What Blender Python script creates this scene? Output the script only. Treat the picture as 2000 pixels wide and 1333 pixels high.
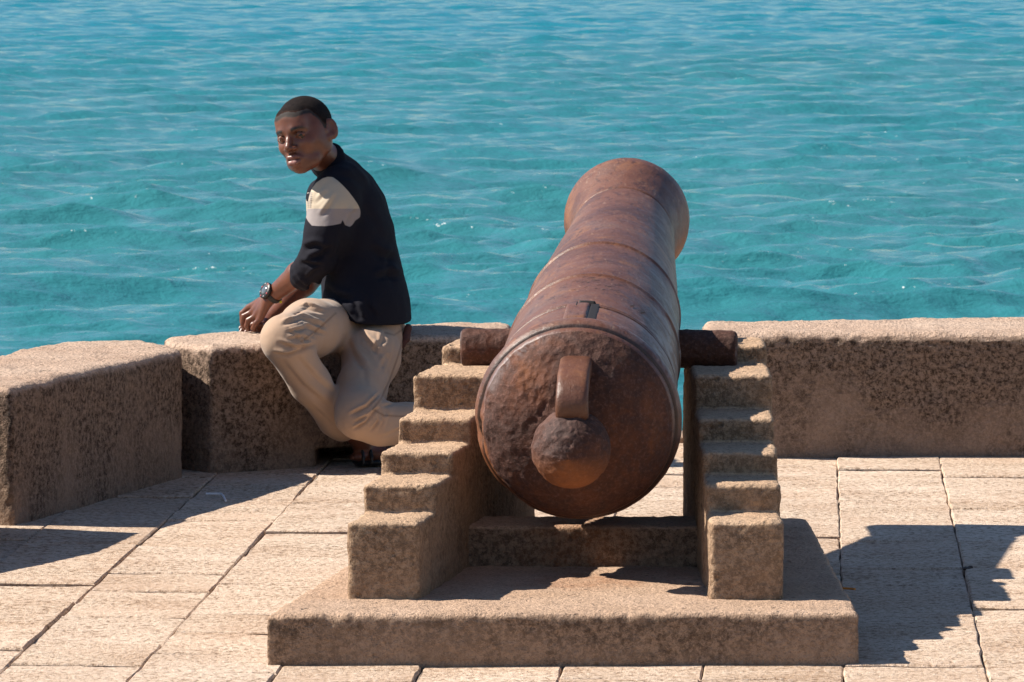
import bpy, math, random
import numpy as np
from mathutils import Vector, Matrix

for o in list(bpy.data.objects):
    bpy.data.objects.remove(o)
S = bpy.context.scene
COL = S.collection
R = math.radians
random.seed(7)
rng = np.random.default_rng(7)

# ------------------------------------------------------------------ camera, light, exposure
EYE = 1.55
FPX = 10000.0                      # focal length in pixels of the 2000 px wide photograph
PITCH = math.atan(816.5 / FPX)
cp, sp = math.cos(PITCH), math.sin(PITCH)
cd = bpy.data.cameras.new('camera')
cam = bpy.data.objects.new('camera', cd)
COL.objects.link(cam)
cam.location = (0, 0, EYE)
cam.rotation_euler = (R(90) - PITCH, 0, 0)
cd.sensor_width = 36
cd.lens = FPX / 2000 * 36
cd.clip_start = 0.5
cd.clip_end = 20000
cd.dof.use_dof = True
cd.dof.focus_distance = 12.9
cd.dof.aperture_fstop = 34
S.camera = cam
S.view_settings.view_transform = 'Standard'
S.view_settings.look = 'None'
S.view_settings.exposure = 0.76
S.view_settings.gamma = 1
S.view_settings.use_curve_mapping = False
S.render.engine = 'CYCLES'
try:
    S.cycles.use_denoising = True
    S.cycles.max_bounces = 8
except Exception:
    pass

SUNDIR = Vector((-1.08, 0.10, 1.0)).normalized()     # towards the sun
sun_el = math.asin(SUNDIR.z)
sun_az = math.atan2(SUNDIR.x, SUNDIR.y)               # from +Y towards +X
W = bpy.data.worlds.new('World')
S.world = W
W.use_nodes = True
nt = W.node_tree
sky = nt.nodes.new('ShaderNodeTexSky')
sky.sky_type = 'NISHITA'
sky.sun_disc = False
sky.sun_elevation = sun_el
sky.sun_rotation = sun_az
sky.air_density = 1.0
sky.dust_density = 0.1
sky.ozone_density = 3.5
bg = nt.nodes['Background']
nt.links.new(sky.outputs[0], bg.inputs[0])
bg.inputs[1].default_value = 0.066
sl = bpy.data.lights.new('sun', 'SUN')
sl.energy = 5.0
sl.angle = R(0.55)
sl.color = (1.0, 0.93, 0.82)
so = bpy.data.objects.new('sun', sl)
COL.objects.link(so)
so.rotation_euler = SUNDIR.to_track_quat('Z', 'Y').to_euler()
so.location = (-8, 2, 9)


# ------------------------------------------------------------------ helpers
def proj(p):
    """world points (n,3) -> pixel coordinates of the 2000 px photograph (used to measure, at modelling time)"""
    p = np.asarray(p, float)
    d = p[..., 1] * cp - (p[..., 2] - EYE) * sp
    v = p[..., 1] * sp + (p[..., 2] - EYE) * cp
    return 1000 + FPX * p[..., 0] / d, 666.5 - FPX * v / d


def D(px, py, Y):
    a = (px - 1000) / FPX
    b = (666.5 - py) / FPX
    t = Y / (cp + b * sp)
    return np.array([a * t, Y, EYE + (-sp + b * cp) * t])


def G(px, py, z=0.0):
    a = (px - 1000) / FPX
    b = (666.5 - py) / FPX
    t = (z - EYE) / (-sp + b * cp)
    return np.array([a * t, (cp + b * sp) * t, z])


def _hash(ix, iy, iz):
    n = (ix * 374761393 + iy * 668265263 + iz * 2147483647 % 4294967291) & 0xffffffff
    n = (n ^ (n >> 13)) * 1274126177 & 0xffffffff
    n = (n ^ (n >> 16)) * 2246822519 & 0xffffffff
    return ((n ^ (n >> 15)) & 0xffffff) / 8388607.5 - 1.0


def vnoise(P, scale, seed=0):
    Q = np.asarray(P, float) * scale + seed * 17.31
    i = np.floor(Q).astype(np.int64)
    f = Q - i
    f = f * f * (3 - 2 * f)
    out = 0
    for dx in (0, 1):
        wx = f[:, 0] if dx else 1 - f[:, 0]
        for dy in (0, 1):
            wy = f[:, 1] if dy else 1 - f[:, 1]
            for dz in (0, 1):
                wz = f[:, 2] if dz else 1 - f[:, 2]
                out = out + wx * wy * wz * _hash(i[:, 0] + dx, i[:, 1] + dy, i[:, 2] + dz)
    return out


def fbm(P, scale, octs=3, seed=0, gain=.55):
    a, o, t = 1.0, 0, 0
    for k in range(octs):
        o = o + a * vnoise(P, scale * 2.03 ** k, seed + k)
        t += a
        a *= gain
    return o / t


def link(name, me, mats=(), parent=None, smooth=True):
    o = bpy.data.objects.new(name, me)
    COL.objects.link(o)
    for m in (mats if isinstance(mats, (list, tuple)) else [mats]):
        if m is not None and len(me.materials) < len(mats if isinstance(mats, (list, tuple)) else [mats]):
            me.materials.append(m)
    if parent is not None:
        o.parent = parent
        o.matrix_parent_inverse = Matrix.Identity(4)
    if smooth and len(me.polygons):
        me.polygons.foreach_set('use_smooth', np.ones(len(me.polygons), bool))
    return o


def np_mesh(name, V, Fc, attrs=None):
    me = bpy.data.meshes.new(name)
    V = np.ascontiguousarray(V, np.float32)
    Fc = np.ascontiguousarray(Fc, np.int32)
    nf, k = Fc.shape
    me.vertices.add(len(V))
    me.vertices.foreach_set('co', V.ravel())
    me.loops.add(nf * k)
    me.loops.foreach_set('vertex_index', Fc.ravel())
    me.polygons.add(nf)
    me.polygons.foreach_set('loop_start', np.arange(0, nf * k, k, dtype=np.int32))
    me.update(calc_edges=True)
    if attrs:
        for an, av in attrs.items():
            at = me.attributes.new(an, 'FLOAT', 'POINT')
            at.data.foreach_set('value', np.ascontiguousarray(av, np.float32))
    me.validate()
    return me


def normals(V, Fc):
    a = V[Fc[:, 2]] - V[Fc[:, 0]]
    b = V[Fc[:, 3]] - V[Fc[:, 1]]
    n = np.cross(a, b)
    N = np.zeros_like(V)
    for c in range(4):
        for k in range(3):
            N[:, k] += np.bincount(Fc[:, c], n[:, k], len(V))
    return N / (np.linalg.norm(N, axis=1, keepdims=True) + 1e-12)


def tag(o, label=None, cat=None, group=None, kind=None):
    if label: o['label'] = label
    if cat: o['category'] = cat
    if group: o['group'] = group
    if kind: o['kind'] = kind
    return o


def empty(name, loc=(0, 0, 0)):
    e = bpy.data.objects.new(name, None)
    e.empty_display_size = .1
    e.location = Vector(loc)
    COL.objects.link(e)
    return e


def hang(o, root):
    """parent o (built in world coordinates) to root without moving it"""
    o.parent = root
    o.matrix_parent_inverse = Matrix.Translation(-Vector(root.location))
    return o


# ---- signed distance fields meshed with surface nets
class Field:
    def __init__(self, lo, hi, h):
        self.h = h
        self.lo = np.array(lo, float)
        n = np.ceil((np.array(hi) - self.lo) / h).astype(int) + 1
        self.n = n
        self.S = np.full(tuple(n), 1.0, np.float32)
        self.ax = [self.lo[i] + h * np.arange(n[i]) for i in range(3)]

    def _sl(self, lo, hi, m):
        a = np.maximum(np.floor((np.array(lo) - m - self.lo) / self.h).astype(int), 0)
        b = np.minimum(np.ceil((np.array(hi) + m - self.lo) / self.h).astype(int) + 1, self.n)
        return tuple(slice(x, max(y, x)) for x, y in zip(a, b))

    def _eval(self, f, sl):
        X, Y, Z = np.meshgrid(self.ax[0][sl[0]], self.ax[1][sl[1]], self.ax[2][sl[2]], indexing='ij')
        return f(X, Y, Z).astype(np.float32)

    def add(self, f, lo, hi, k=.01):
        sl = self._sl(lo, hi, k + 3 * self.h)
        if min(s.stop - s.start for s in sl) <= 0: return
        b = self._eval(f, sl)
        a = self.S[sl]
        h = np.clip(.5 + .5 * (a - b) / k, 0, 1)
        self.S[sl] = a * (1 - h) + b * h - k * h * (1 - h)

    def sub(self, f, lo, hi, k=.004):
        sl = self._sl(lo, hi, k + 3 * self.h)
        if min(s.stop - s.start for s in sl) <= 0: return
        b = -self._eval(f, sl)
        a = self.S[sl]
        h = np.clip(.5 - .5 * (a - b) / k, 0, 1)
        self.S[sl] = a * (1 - h) + b * h + k * h * (1 - h)

    def capsule(self, a, b, ra, rb, k=.01, sub=False):
        a = np.array(a, float); b = np.array(b, float); r = max(ra, rb)
        ba = b - a
        L = ba @ ba + 1e-12

        def f(X, Y, Z):
            px, py, pz = X - a[0], Y - a[1], Z - a[2]
            t = np.clip((px * ba[0] + py * ba[1] + pz * ba[2]) / L, 0, 1)
            return np.sqrt((px - t * ba[0]) ** 2 + (py - t * ba[1]) ** 2 + (pz - t * ba[2]) ** 2) - (ra + (rb - ra) * t)
        (self.sub if sub else self.add)(f, np.minimum(a, b) - r, np.maximum(a, b) + r, k)

    def chain(self, pts, k=.01):
        for (a, ra), (b, rb) in zip(pts[:-1], pts[1:]):
            self.capsule(a, b, ra, rb, k)

    def ell(self, c, r, M=None, k=.01, sub=False):
        """ellipsoid; M columns are its axes"""
        c = np.array(c, float); r = np.array(r, float)
        M = np.eye(3) if M is None else M

        def f(X, Y, Z):
            q = [(X - c[0]) * M[0, i] + (Y - c[1]) * M[1, i] + (Z - c[2]) * M[2, i] for i in range(3)]
            k0 = np.sqrt(sum((q[i] / r[i]) ** 2 for i in range(3)))
            k1 = np.sqrt(sum((q[i] / r[i] ** 2) ** 2 for i in range(3))) + 1e-9
            return k0 * (k0 - 1) / k1
        m = r.max()
        (self.sub if sub else self.add)(f, c - m, c + m, k)

    def slab_chain(self, pts, axis_w, k=.02):
        """elliptic capsules: pts = (point, radius, radius along axis_w)"""
        w = np.array(axis_w, float)
        for (a, ra, wa), (b, rb, wb) in zip(pts[:-1], pts[1:]):
            a = np.array(a, float); b = np.array(b, float); ba = b - a; L = ba @ ba

            def f(X, Y, Z):
                px, py, pz = X - a[0], Y - a[1], Z - a[2]
                t = np.clip((px * ba[0] + py * ba[1] + pz * ba[2]) / L, 0, 1)
                qx, qy, qz = px - t * ba[0], py - t * ba[1], pz - t * ba[2]
                u = qx * w[0] + qy * w[1] + qz * w[2]
                v2 = np.maximum(qx * qx + qy * qy + qz * qz - u * u, 0)
                r1 = ra + (rb - ra) * t
                r2 = wa + (wb - wa) * t
                k0 = np.sqrt(v2 / r1 ** 2 + u * u / r2 ** 2)
                k1 = np.sqrt(v2 / r1 ** 4 + u * u / r2 ** 4) + 1e-9
                return k0 * (k0 - 1) / k1
            m = max(ra, rb, wa, wb)
            self.add(f, np.minimum(a, b) - m, np.maximum(a, b) + m, k)

    def mesh(self):
        Sg = self.S
        ins = Sg < 0
        nx, ny, nz = Sg.shape
        c = np.zeros((nx - 1, ny - 1, nz - 1), np.uint8)
        for dx in (0, 1):
            for dy in (0, 1):
                for dz in (0, 1):
                    c += ins[dx:nx - 1 + dx, dy:ny - 1 + dy, dz:nz - 1 + dz]
        act = (c > 0) & (c < 8)
        I = np.argwhere(act)
        idx = np.full(act.shape, -1, np.int64)
        idx[act] = np.arange(len(I))
        acc = np.zeros((len(I), 3)); cnt = np.zeros(len(I))
        offs = [(0, 0, 0), (1, 0, 0), (0, 1, 0), (1, 1, 0), (0, 0, 1), (1, 0, 1), (0, 1, 1), (1, 1, 1)]
        val = [Sg[I[:, 0] + o[0], I[:, 1] + o[1], I[:, 2] + o[2]] for o in offs]
        for i in range(8):
            for j in range(i + 1, 8):
                oi, oj = np.array(offs[i]), np.array(offs[j])
                if np.abs(oi - oj).sum() != 1: continue
                a, b = val[i], val[j]
                m = (a < 0) != (b < 0)
                t = np.where(m, a / np.where(m, a - b, 1), 0)
                acc += m[:, None] * (oi + t[:, None] * (oj - oi))
                cnt += m
        V = self.lo + (I + acc / cnt[:, None]) * self.h
        faces = []
        for ax in range(3):
            sl0 = [slice(None)] * 3; sl1 = [slice(None)] * 3
            sl0[ax] = slice(0, -1); sl1[ax] = slice(1, None)
            a, b = ins[tuple(sl0)], ins[tuple(sl1)]
            E = np.argwhere(a != b)
            o1, o2 = [k for k in range(3) if k != ax]
            E = E[(E[:, o1] > 0) & (E[:, o2] > 0) & (E[:, o1] < Sg.shape[o1] - 1) & (E[:, o2] < Sg.shape[o2] - 1)]
            fl = a[E[:, 0], E[:, 1], E[:, 2]]

            def at(d1, d2):
                Q = E.copy(); Q[:, o1] -= d1; Q[:, o2] -= d2
                return idx[Q[:, 0], Q[:, 1], Q[:, 2]]
            q = np.stack([at(1, 1), at(0, 1), at(0, 0), at(1, 0)], 1)
            if ax == 1: fl = ~fl
            q[~fl] = q[~fl][:, ::-1]
            faces.append(q)
        return V, np.concatenate(faces)


def edges_of(Fc):
    e = np.concatenate([Fc[:, [0, 1]], Fc[:, [1, 2]], Fc[:, [2, 3]], Fc[:, [3, 0]]])
    e.sort(axis=1)
    return np.unique(e, axis=0)


def relax(V, Fc, it=2, f=.5, w=None):
    e = edges_of(Fc)
    n = len(V)
    i = np.concatenate([e[:, 0], e[:, 1]]); j = np.concatenate([e[:, 1], e[:, 0]])
    deg = np.bincount(i, minlength=n)[:, None] + 1e-9
    for _ in range(it):
        A = np.stack([np.bincount(i, V[j, k], n) for k in range(3)], 1) / deg
        d = f * (A - V)
        V = V + (d if w is None else d * w[:, None])
    return V


def seg_dist2(x, y, pts):
    """distance of pixels to a polyline and parameter along it"""
    best = np.full(len(x), 1e9); tt = np.zeros(len(x))
    n = len(pts) - 1
    for k in range(n):
        ax_, ay = pts[k]; bx, by = pts[k + 1]
        L = (bx - ax_) ** 2 + (by - ay) ** 2 + 1e-9
        t = np.clip(((x - ax_) * (bx - ax_) + (y - ay) * (by - ay)) / L, 0, 1)
        d = np.hypot(x - ax_ - t * (bx - ax_), y - ay - t * (by - ay))
        m = d < best
        best[m] = d[m]; tt[m] = (k + t[m]) / n
    return best, tt


def folds(V, N, lst, ymax=99.0, ymin=0, gain=1.0):
    """press creases into cloth: (polyline, half width, depth); each crease is a groove with a raised lip on one side"""
    x, y = proj(V)
    fr = np.clip(-N[:, 1] * 1.6 + .35, 0, 1) * (V[:, 1] < ymax) * (V[:, 1] > ymin)
    d = np.zeros(len(V))
    for pts, w, a in lst:
        s, t = seg_dist2(x, y, pts)
        fade = np.clip(np.sin(np.pi * np.clip(t, 0, 1)) * 1.5, 0, 1)
        yo = y + w * 1.5
        s2, _ = seg_dist2(x, yo, pts)
        d += gain * a * fade * (-np.exp(-(s / w) ** 2) + .75 * np.exp(-(s2 / (w * 1.2)) ** 2))
    return V + N * (d * fr)[:, None]


# ------------------------------------------------------------------ materials
class NT:
    def __init__(self, name):
        self.m = bpy.data.materials.new(name)
        self.m.use_nodes = True
        self.t = self.m.node_tree
        self.b = self.t.nodes['Principled BSDF']

    def n(self, typ, **kw):
        nd = self.t.nodes.new(typ)
        for k, v in kw.items():
            setattr(nd, k, v)
        return nd

    def l(self, a, b):
        self.t.links.new(a, b)

    def coord(self, scale=(1, 1, 1), kind='Object'):
        tc = self.n('ShaderNodeTexCoord')
        mp = self.n('ShaderNodeMapping')
        mp.inputs['Scale'].default_value = scale
        self.l(tc.outputs[kind], mp.inputs[0])
        return mp.outputs[0]

    def noise(self, vec, scale, detail=4, rough=.55, dist=0):
        nd = self.n('ShaderNodeTexNoise')
        nd.inputs['Scale'].default_value = scale
        nd.inputs['Detail'].default_value = detail
        nd.inputs['Roughness'].default_value = rough
        nd.inputs['Distortion'].default_value = dist
        self.l(vec, nd.inputs['Vector'])
        return nd.outputs[0]

    def voro(self, vec, scale, feat='F1'):
        nd = self.n('ShaderNodeTexVoronoi')
        nd.feature = feat
        nd.inputs['Scale'].default_value = scale
        self.l(vec, nd.inputs['Vector'])
        return nd.outputs[0]

    def ramp(self, fac, stops, interp='LINEAR'):
        nd = self.n('ShaderNodeValToRGB')
        nd.color_ramp.interpolation = interp
        e = nd.color_ramp.elements
        while len(e) < len(stops): e.new(.5)
        for el, (p, c) in zip(e, stops):
            el.position = p
            el.color = (*c, 1) if len(c) == 3 else c
        self.l(fac, nd.inputs[0])
        return nd.outputs[0]

    def mix(self, fac, a, b, mode='MIX'):
        nd = self.n('ShaderNodeMix')
        nd.data_type = 'RGBA'
        nd.blend_type = mode
        for s, v in ((nd.inputs[0], fac), (nd.inputs[6], a), (nd.inputs[7], b)):
            if isinstance(v, (int, float)): s.default_value = v
            elif isinstance(v, tuple): s.default_value = (*v, 1)
            else: self.l(v, s)
        return nd.outputs[2]

    def math(self, op, a, b=0.0, clamp=False):
        nd = self.n('ShaderNodeMath')
        nd.operation = op
        nd.use_clamp = clamp
        for s, v in ((nd.inputs[0], a), (nd.inputs[1], b)):
            if isinstance(v, (int, float)): s.default_value = v
            else: self.l(v, s)
        return nd.outputs[0]

    def bump(self, h, strength, dist, prev=None):
        nd = self.n('ShaderNodeBump')
        nd.inputs['Strength'].default_value = strength
        nd.inputs['Distance'].default_value = dist
        self.l(h, nd.inputs['Height'])
        if prev is not None: self.l(prev, nd.inputs['Normal'])
        return nd.outputs[0]

    def attr(self, name):
        nd = self.n('ShaderNodeAttribute')
        nd.attribute_name = name
        return nd.outputs['Fac']

    def done(self, col=None, rough=None, normal=None, spec=None, metal=None):
        b = self.b
        for key, v in (('Base Color', col), ('Roughness', rough), ('Specular IOR Level', spec), ('Metallic', metal)):
            if v is None: continue
            if isinstance(v, (int, float)): b.inputs[key].default_value = v
            elif isinstance(v, tuple): b.inputs[key].default_value = (*v, 1)
            else: self.l(v, b.inputs[key])
        if normal is not None: self.l(normal, b.inputs['Normal'])
        return self.m


def concrete(name, base, dark, light, stain=1.0, pit=1.0, scale=1.0, lichen=0.0, grain=1.0, top=.36, upright_shade=.3):
    """weathered coral concrete; the dark growth sits on upright faces, thickest under the top edge"""
    n = NT(name)
    v = n.coord()
    big = n.noise(v, 3.2 * scale, 5, .6, .3)
    mid = n.noise(v, 17 * scale, 5, .65)
    fine = n.noise(v, 150, 4, .7)
    c = n.mix(n.ramp(big, [(.3, (0, 0, 0)), (.7, (1, 1, 1))]), base, light)
    c = n.mix(n.math('MULTIPLY', n.ramp(mid, [(.42, (0, 0, 0)), (.75, (1, 1, 1))]), .45), c, tuple(x * .62 for x in base))
    # growth on vertical faces, and shade mixed into their colour
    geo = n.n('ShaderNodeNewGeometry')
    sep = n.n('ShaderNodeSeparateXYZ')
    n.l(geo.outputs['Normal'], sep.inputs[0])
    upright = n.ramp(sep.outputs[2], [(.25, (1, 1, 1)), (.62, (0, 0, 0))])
    vs = n.coord((1, 1, .55))
    st = n.noise(vs, 4.2 * scale, 7, .68, .6)
    sx = n.n('ShaderNodeSeparateXYZ')
    n.l(geo.outputs['Position'], sx.inputs[0])
    hgt = n.ramp(n.math('DIVIDE', sx.outputs[2], top), [(.0, (.0, .0, .0)), (.22, (.02, .02, .02)), (.9, (.2, .2, .2)), (1, (.26, .26, .26))])
    stn = n.ramp(n.math('ADD', st, n.math('MULTIPLY', hgt, .7)), [(.42, (.22, .22, .22)), (.60, (1, 1, 1))])
    spk = n.ramp(n.noise(v, 66, 5, .85), [(.43, (.12, .12, .12)), (.57, (1, 1, 1))])
    fac = n.math('MULTIPLY', n.math('MULTIPLY', n.math('MULTIPLY', stn, spk), upright), stain * .95)
    c = n.mix(n.math('MULTIPLY', upright, upright_shade), c, tuple(x * .48 for x in base))  # shade put into the colour: every upright face is darkened
    c = n.mix(fac, c, dark)
    c = n.mix(n.math('MULTIPLY', n.attr('rust'), n.ramp(mid, [(.3, (.3, .3, .3)), (.6, (1, 1, 1))])), c, (.36, .13, .045))
    grains = n.noise(v, 260, 2, .8)
    c = n.mix(n.math('MULTIPLY', n.ramp(n.noise(v, 110, 4, .85), [(.38, (1, 1, 1)), (.5, (0, 0, 0))]), .75 * grain), c, tuple(x * .42 for x in base))
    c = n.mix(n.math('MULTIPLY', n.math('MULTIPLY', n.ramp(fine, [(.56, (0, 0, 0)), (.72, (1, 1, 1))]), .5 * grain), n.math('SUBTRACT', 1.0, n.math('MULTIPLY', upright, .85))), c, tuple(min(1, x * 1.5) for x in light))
    pits = n.voro(v, 30)
    pm = n.ramp(pits, [(.08, (0, 0, 0)), (.22, (1, 1, 1))])
    big2 = n.ramp(n.noise(v, 9, 3), [(.48, (0, 0, 0)), (.6, (1, 1, 1))])
    pk = n.math('MULTIPLY', n.math('SUBTRACT', 1.0, pm), big2)
    c = n.mix(n.math('MULTIPLY', pk, .7), c, tuple(x * .3 for x in base))
    b1 = n.bump(mid, .5, .012)
    b2 = n.bump(n.noise(v, 85, 4, .7), .95 * grain, .012, b1)
    b3 = n.bump(pk, .8 * pit, -.006, b2)
    b4 = n.bump(grains, .5 * grain, .004, b3)
    return n.done(c, .93, b4, .25)


def paving_mat():
    n = NT('paving_concrete')
    oi = n.n('ShaderNodeObjectInfo')
    vw = n.coord((1, 1, 1))
    add = n.n('ShaderNodeVectorMath')
    add.operation = 'ADD'
    sc = n.n('ShaderNodeVectorMath')
    sc.operation = 'SCALE'
    cmb = n.n('ShaderNodeCombineXYZ')
    n.l(oi.outputs['Random'], cmb.inputs[0]); n.l(oi.outputs['Random'], cmb.inputs[1])
    n.l(cmb.outputs[0], sc.inputs[0]); sc.inputs['Scale'].default_value = 40
    n.l(vw, add.inputs[0]); n.l(sc.outputs[0], add.inputs[1])
    v = add.outputs[0]
    st = n.n('ShaderNodeMapping')
    st.inputs['Scale'].default_value = (1, 1, 1)
    n.l(v, st.inputs[0])
    base = n.ramp(oi.outputs['Random'], [(0, (.46, .315, .22)), (.3, (.62, .445, .325)), (.6, (.54, .385, .28)), (1, (.65, .49, .375))])
    band = n.noise(n_scaled(n, v, (.5, 2.4, 1)), 2.6, 4, .6)
    c = n.mix(n.math('MULTIPLY', n.ramp(band, [(.42, (0, 0, 0)), (.62, (1, 1, 1))]), .32), base, (.48, .32, .20))
    big = n.noise(v, 3.5, 5, .6)
    c = n.mix(n.ramp(big, [(.35, (0, 0, 0)), (.75, (.7, .7, .7))]), c, (.74, .60, .47))
    g1 = n.noise(n_scaled(n, v, (.75, .6, 1)), 85, 4, .85)
    g2 = n.noise(n_scaled(n, v, (.7, 1.0, 1)), 62, 4, .7)
    rough_zone = n.ramp(band, [(.38, (.6, .6, .6)), (.6, (1, 1, 1))])
    c = n.mix(n.math('MULTIPLY', n.math('MULTIPLY', n.ramp(g1, [(.38, (1, 1, 1)), (.5, (0, 0, 0))]), .95), rough_zone), c, (.20, .12, .07))
    c = n.mix(n.math('MULTIPLY', n.ramp(g1, [(.54, (0, 0, 0)), (.68, (1, 1, 1))]), .55), c, (.80, .70, .60))
    vo = n.voro(v, 23)
    spots = n.math('MULTIPLY', n.ramp(vo, [(.03, (1, 1, 1)), (.09, (0, 0, 0))]), n.ramp(big, [(.5, (0, 0, 0)), (.58, (1, 1, 1))]))
    c = n.mix(n.math('MULTIPLY', spots, .8), c, (.12, .07, .045))
    b = n.bump(g2, .55, .010)
    b = n.bump(n.math('MULTIPLY', g1, rough_zone), 1.0, .009, b)
    lines = n.noise(n_scaled(n, v, (.12, 7, 1)), 5.5, 3, .55)
    b = n.bump(n.ramp(lines, [(.40, (0, 0, 0)), (.46, (1, 1, 1))]), .35, .004, b)
    return n.done(c, .92, b, .25)


def n_scaled(n, v, s):
    mp = n.n('ShaderNodeMapping')
    mp.inputs['Scale'].default_value = s
    n.l(v, mp.inputs[0])
    return mp.outputs[0]


def rust(name, pitted=False, bright=1.0, axis_streak=True):
    n = NT(name)
    v = n.coord()
    big = n.noise(v, 4.5, 5, .6, .4)
    mid = n.noise(v, 22, 5, .68, .3)
    fine = n.noise(v, 130, 4, .7)
    if pitted:
        c = n.ramp(big, [(.25, (.025, .012, .009)), (.45, (.065, .026, .017)), (.6, (.12, .043, .022)), (.78, (.21, .075, .026))])
        c = n.mix(n.ramp(mid, [(.42, (0, 0, 0)), (.62, (.8, .8, .8))]), c, (.055, .026, .020))
        c = n.mix(n.math('MULTIPLY', n.ramp(fine, [(.5, (0, 0, 0)), (.66, (1, 1, 1))]), .35), c, (.24, .12, .095))
    else:
        c = n.ramp(big, [(.25, (.06, .026, .020)), (.42, (.105, .041, .026)), (.55, (.155, .062, .036)), (.66, (.15, .076, .056)), (.8, (.10, .066, .064))])
        c = n.mix(n.math('MULTIPLY', n.ramp(n.noise(n_scaled(n, v, (1, 1, 1)), 9, 5, .7, .5), [(.54, (0, 0, 0)), (.68, (1, 1, 1))]), .55), c, (.30, .125, .045))
        c = n.mix(n.math('MULTIPLY', n.ramp(mid, [(.55, (0, 0, 0)), (.7, (1, 1, 1))]), .6), c, (.10, .045, .038))
        scr = n.noise(n_scaled(n, v, (1.3, .35, 1)), 75, 4, .8)
        c = n.mix(n.math('MULTIPLY', n.ramp(scr, [(.59, (0, 0, 0)), (.66, (1, 1, 1))]), .55), c, (.30, .18, .12))
        c = n.mix(n.math('MULTIPLY', n.ramp(n.noise(n_scaled(n, v, (1, .4, 1)), 40, 5, .8), [(.36, (1, 1, 1)), (.46, (0, 0, 0))]), .7), c, (.05, .022, .018))
    flake = n.noise(v, 11, 6, .72, .8)
    fm = n.attr('flake')
    fl = n.math('MULTIPLY', n.ramp(flake, [(.47, (0, 0, 0)), (.53, (1, 1, 1))]), fm)
    c = n.mix(n.math('MULTIPLY', fl, .45 if pitted else .6), c, (.20, .17, .17) if pitted else (.27, .25, .27))
    oxide = n.attr('oxide')
    c = n.mix(n.math('MULTIPLY', oxide, n.ramp(mid, [(.3, (.5, .5, .5)), (.6, (1, 1, 1))])), c, (.30, .10, .028))
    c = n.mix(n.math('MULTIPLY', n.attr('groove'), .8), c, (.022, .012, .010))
    if bright != 1.0:
        c = n.mix(1.0, c, (bright, bright, bright), 'MULTIPLY')
    b = n.bump(mid, .55 if pitted else .22, .010)
    b = n.bump(fine, .7 if pitted else .4, .0035, b)
    if pitted:
        b = n.bump(n.voro(v, 48), .6, .006, b)
        r = .78
    else:
        r = n.ramp(mid, [(.3, (.36, .36, .36)), (.7, (.55, .55, .55))])
    return n.done(c, r, b, .3 if pitted else .55, 0.0)


MAT_PLINTH = concrete('stand_concrete', (.53, .350, .235), (.055, .032, .020), (.62, .435, .315), stain=.85, top=.12, upright_shade=.4)
MAT_CHEEK = concrete('cheek_concrete', (.56, .365, .23), (.075, .042, .024), (.64, .445, .30), stain=.75, top=.6, pit=1.4, upright_shade=.3)
MAT_WALL = concrete('parapet_concrete', (.56, .375, .27), (.030, .017, .010), (.70, .52, .40), stain=1.0, top=.36, grain=1.1, upright_shade=.72)
MAT_PAVE = paving_mat()
MAT_RUST = rust('rusted_iron')
MAT_RUST_PIT = rust('pitted_iron', True)
MAT_LOOP = rust('loop_iron', bright=.72)

# ------------------------------------------------------------------ sea
SEA_Z = -3.0


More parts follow.
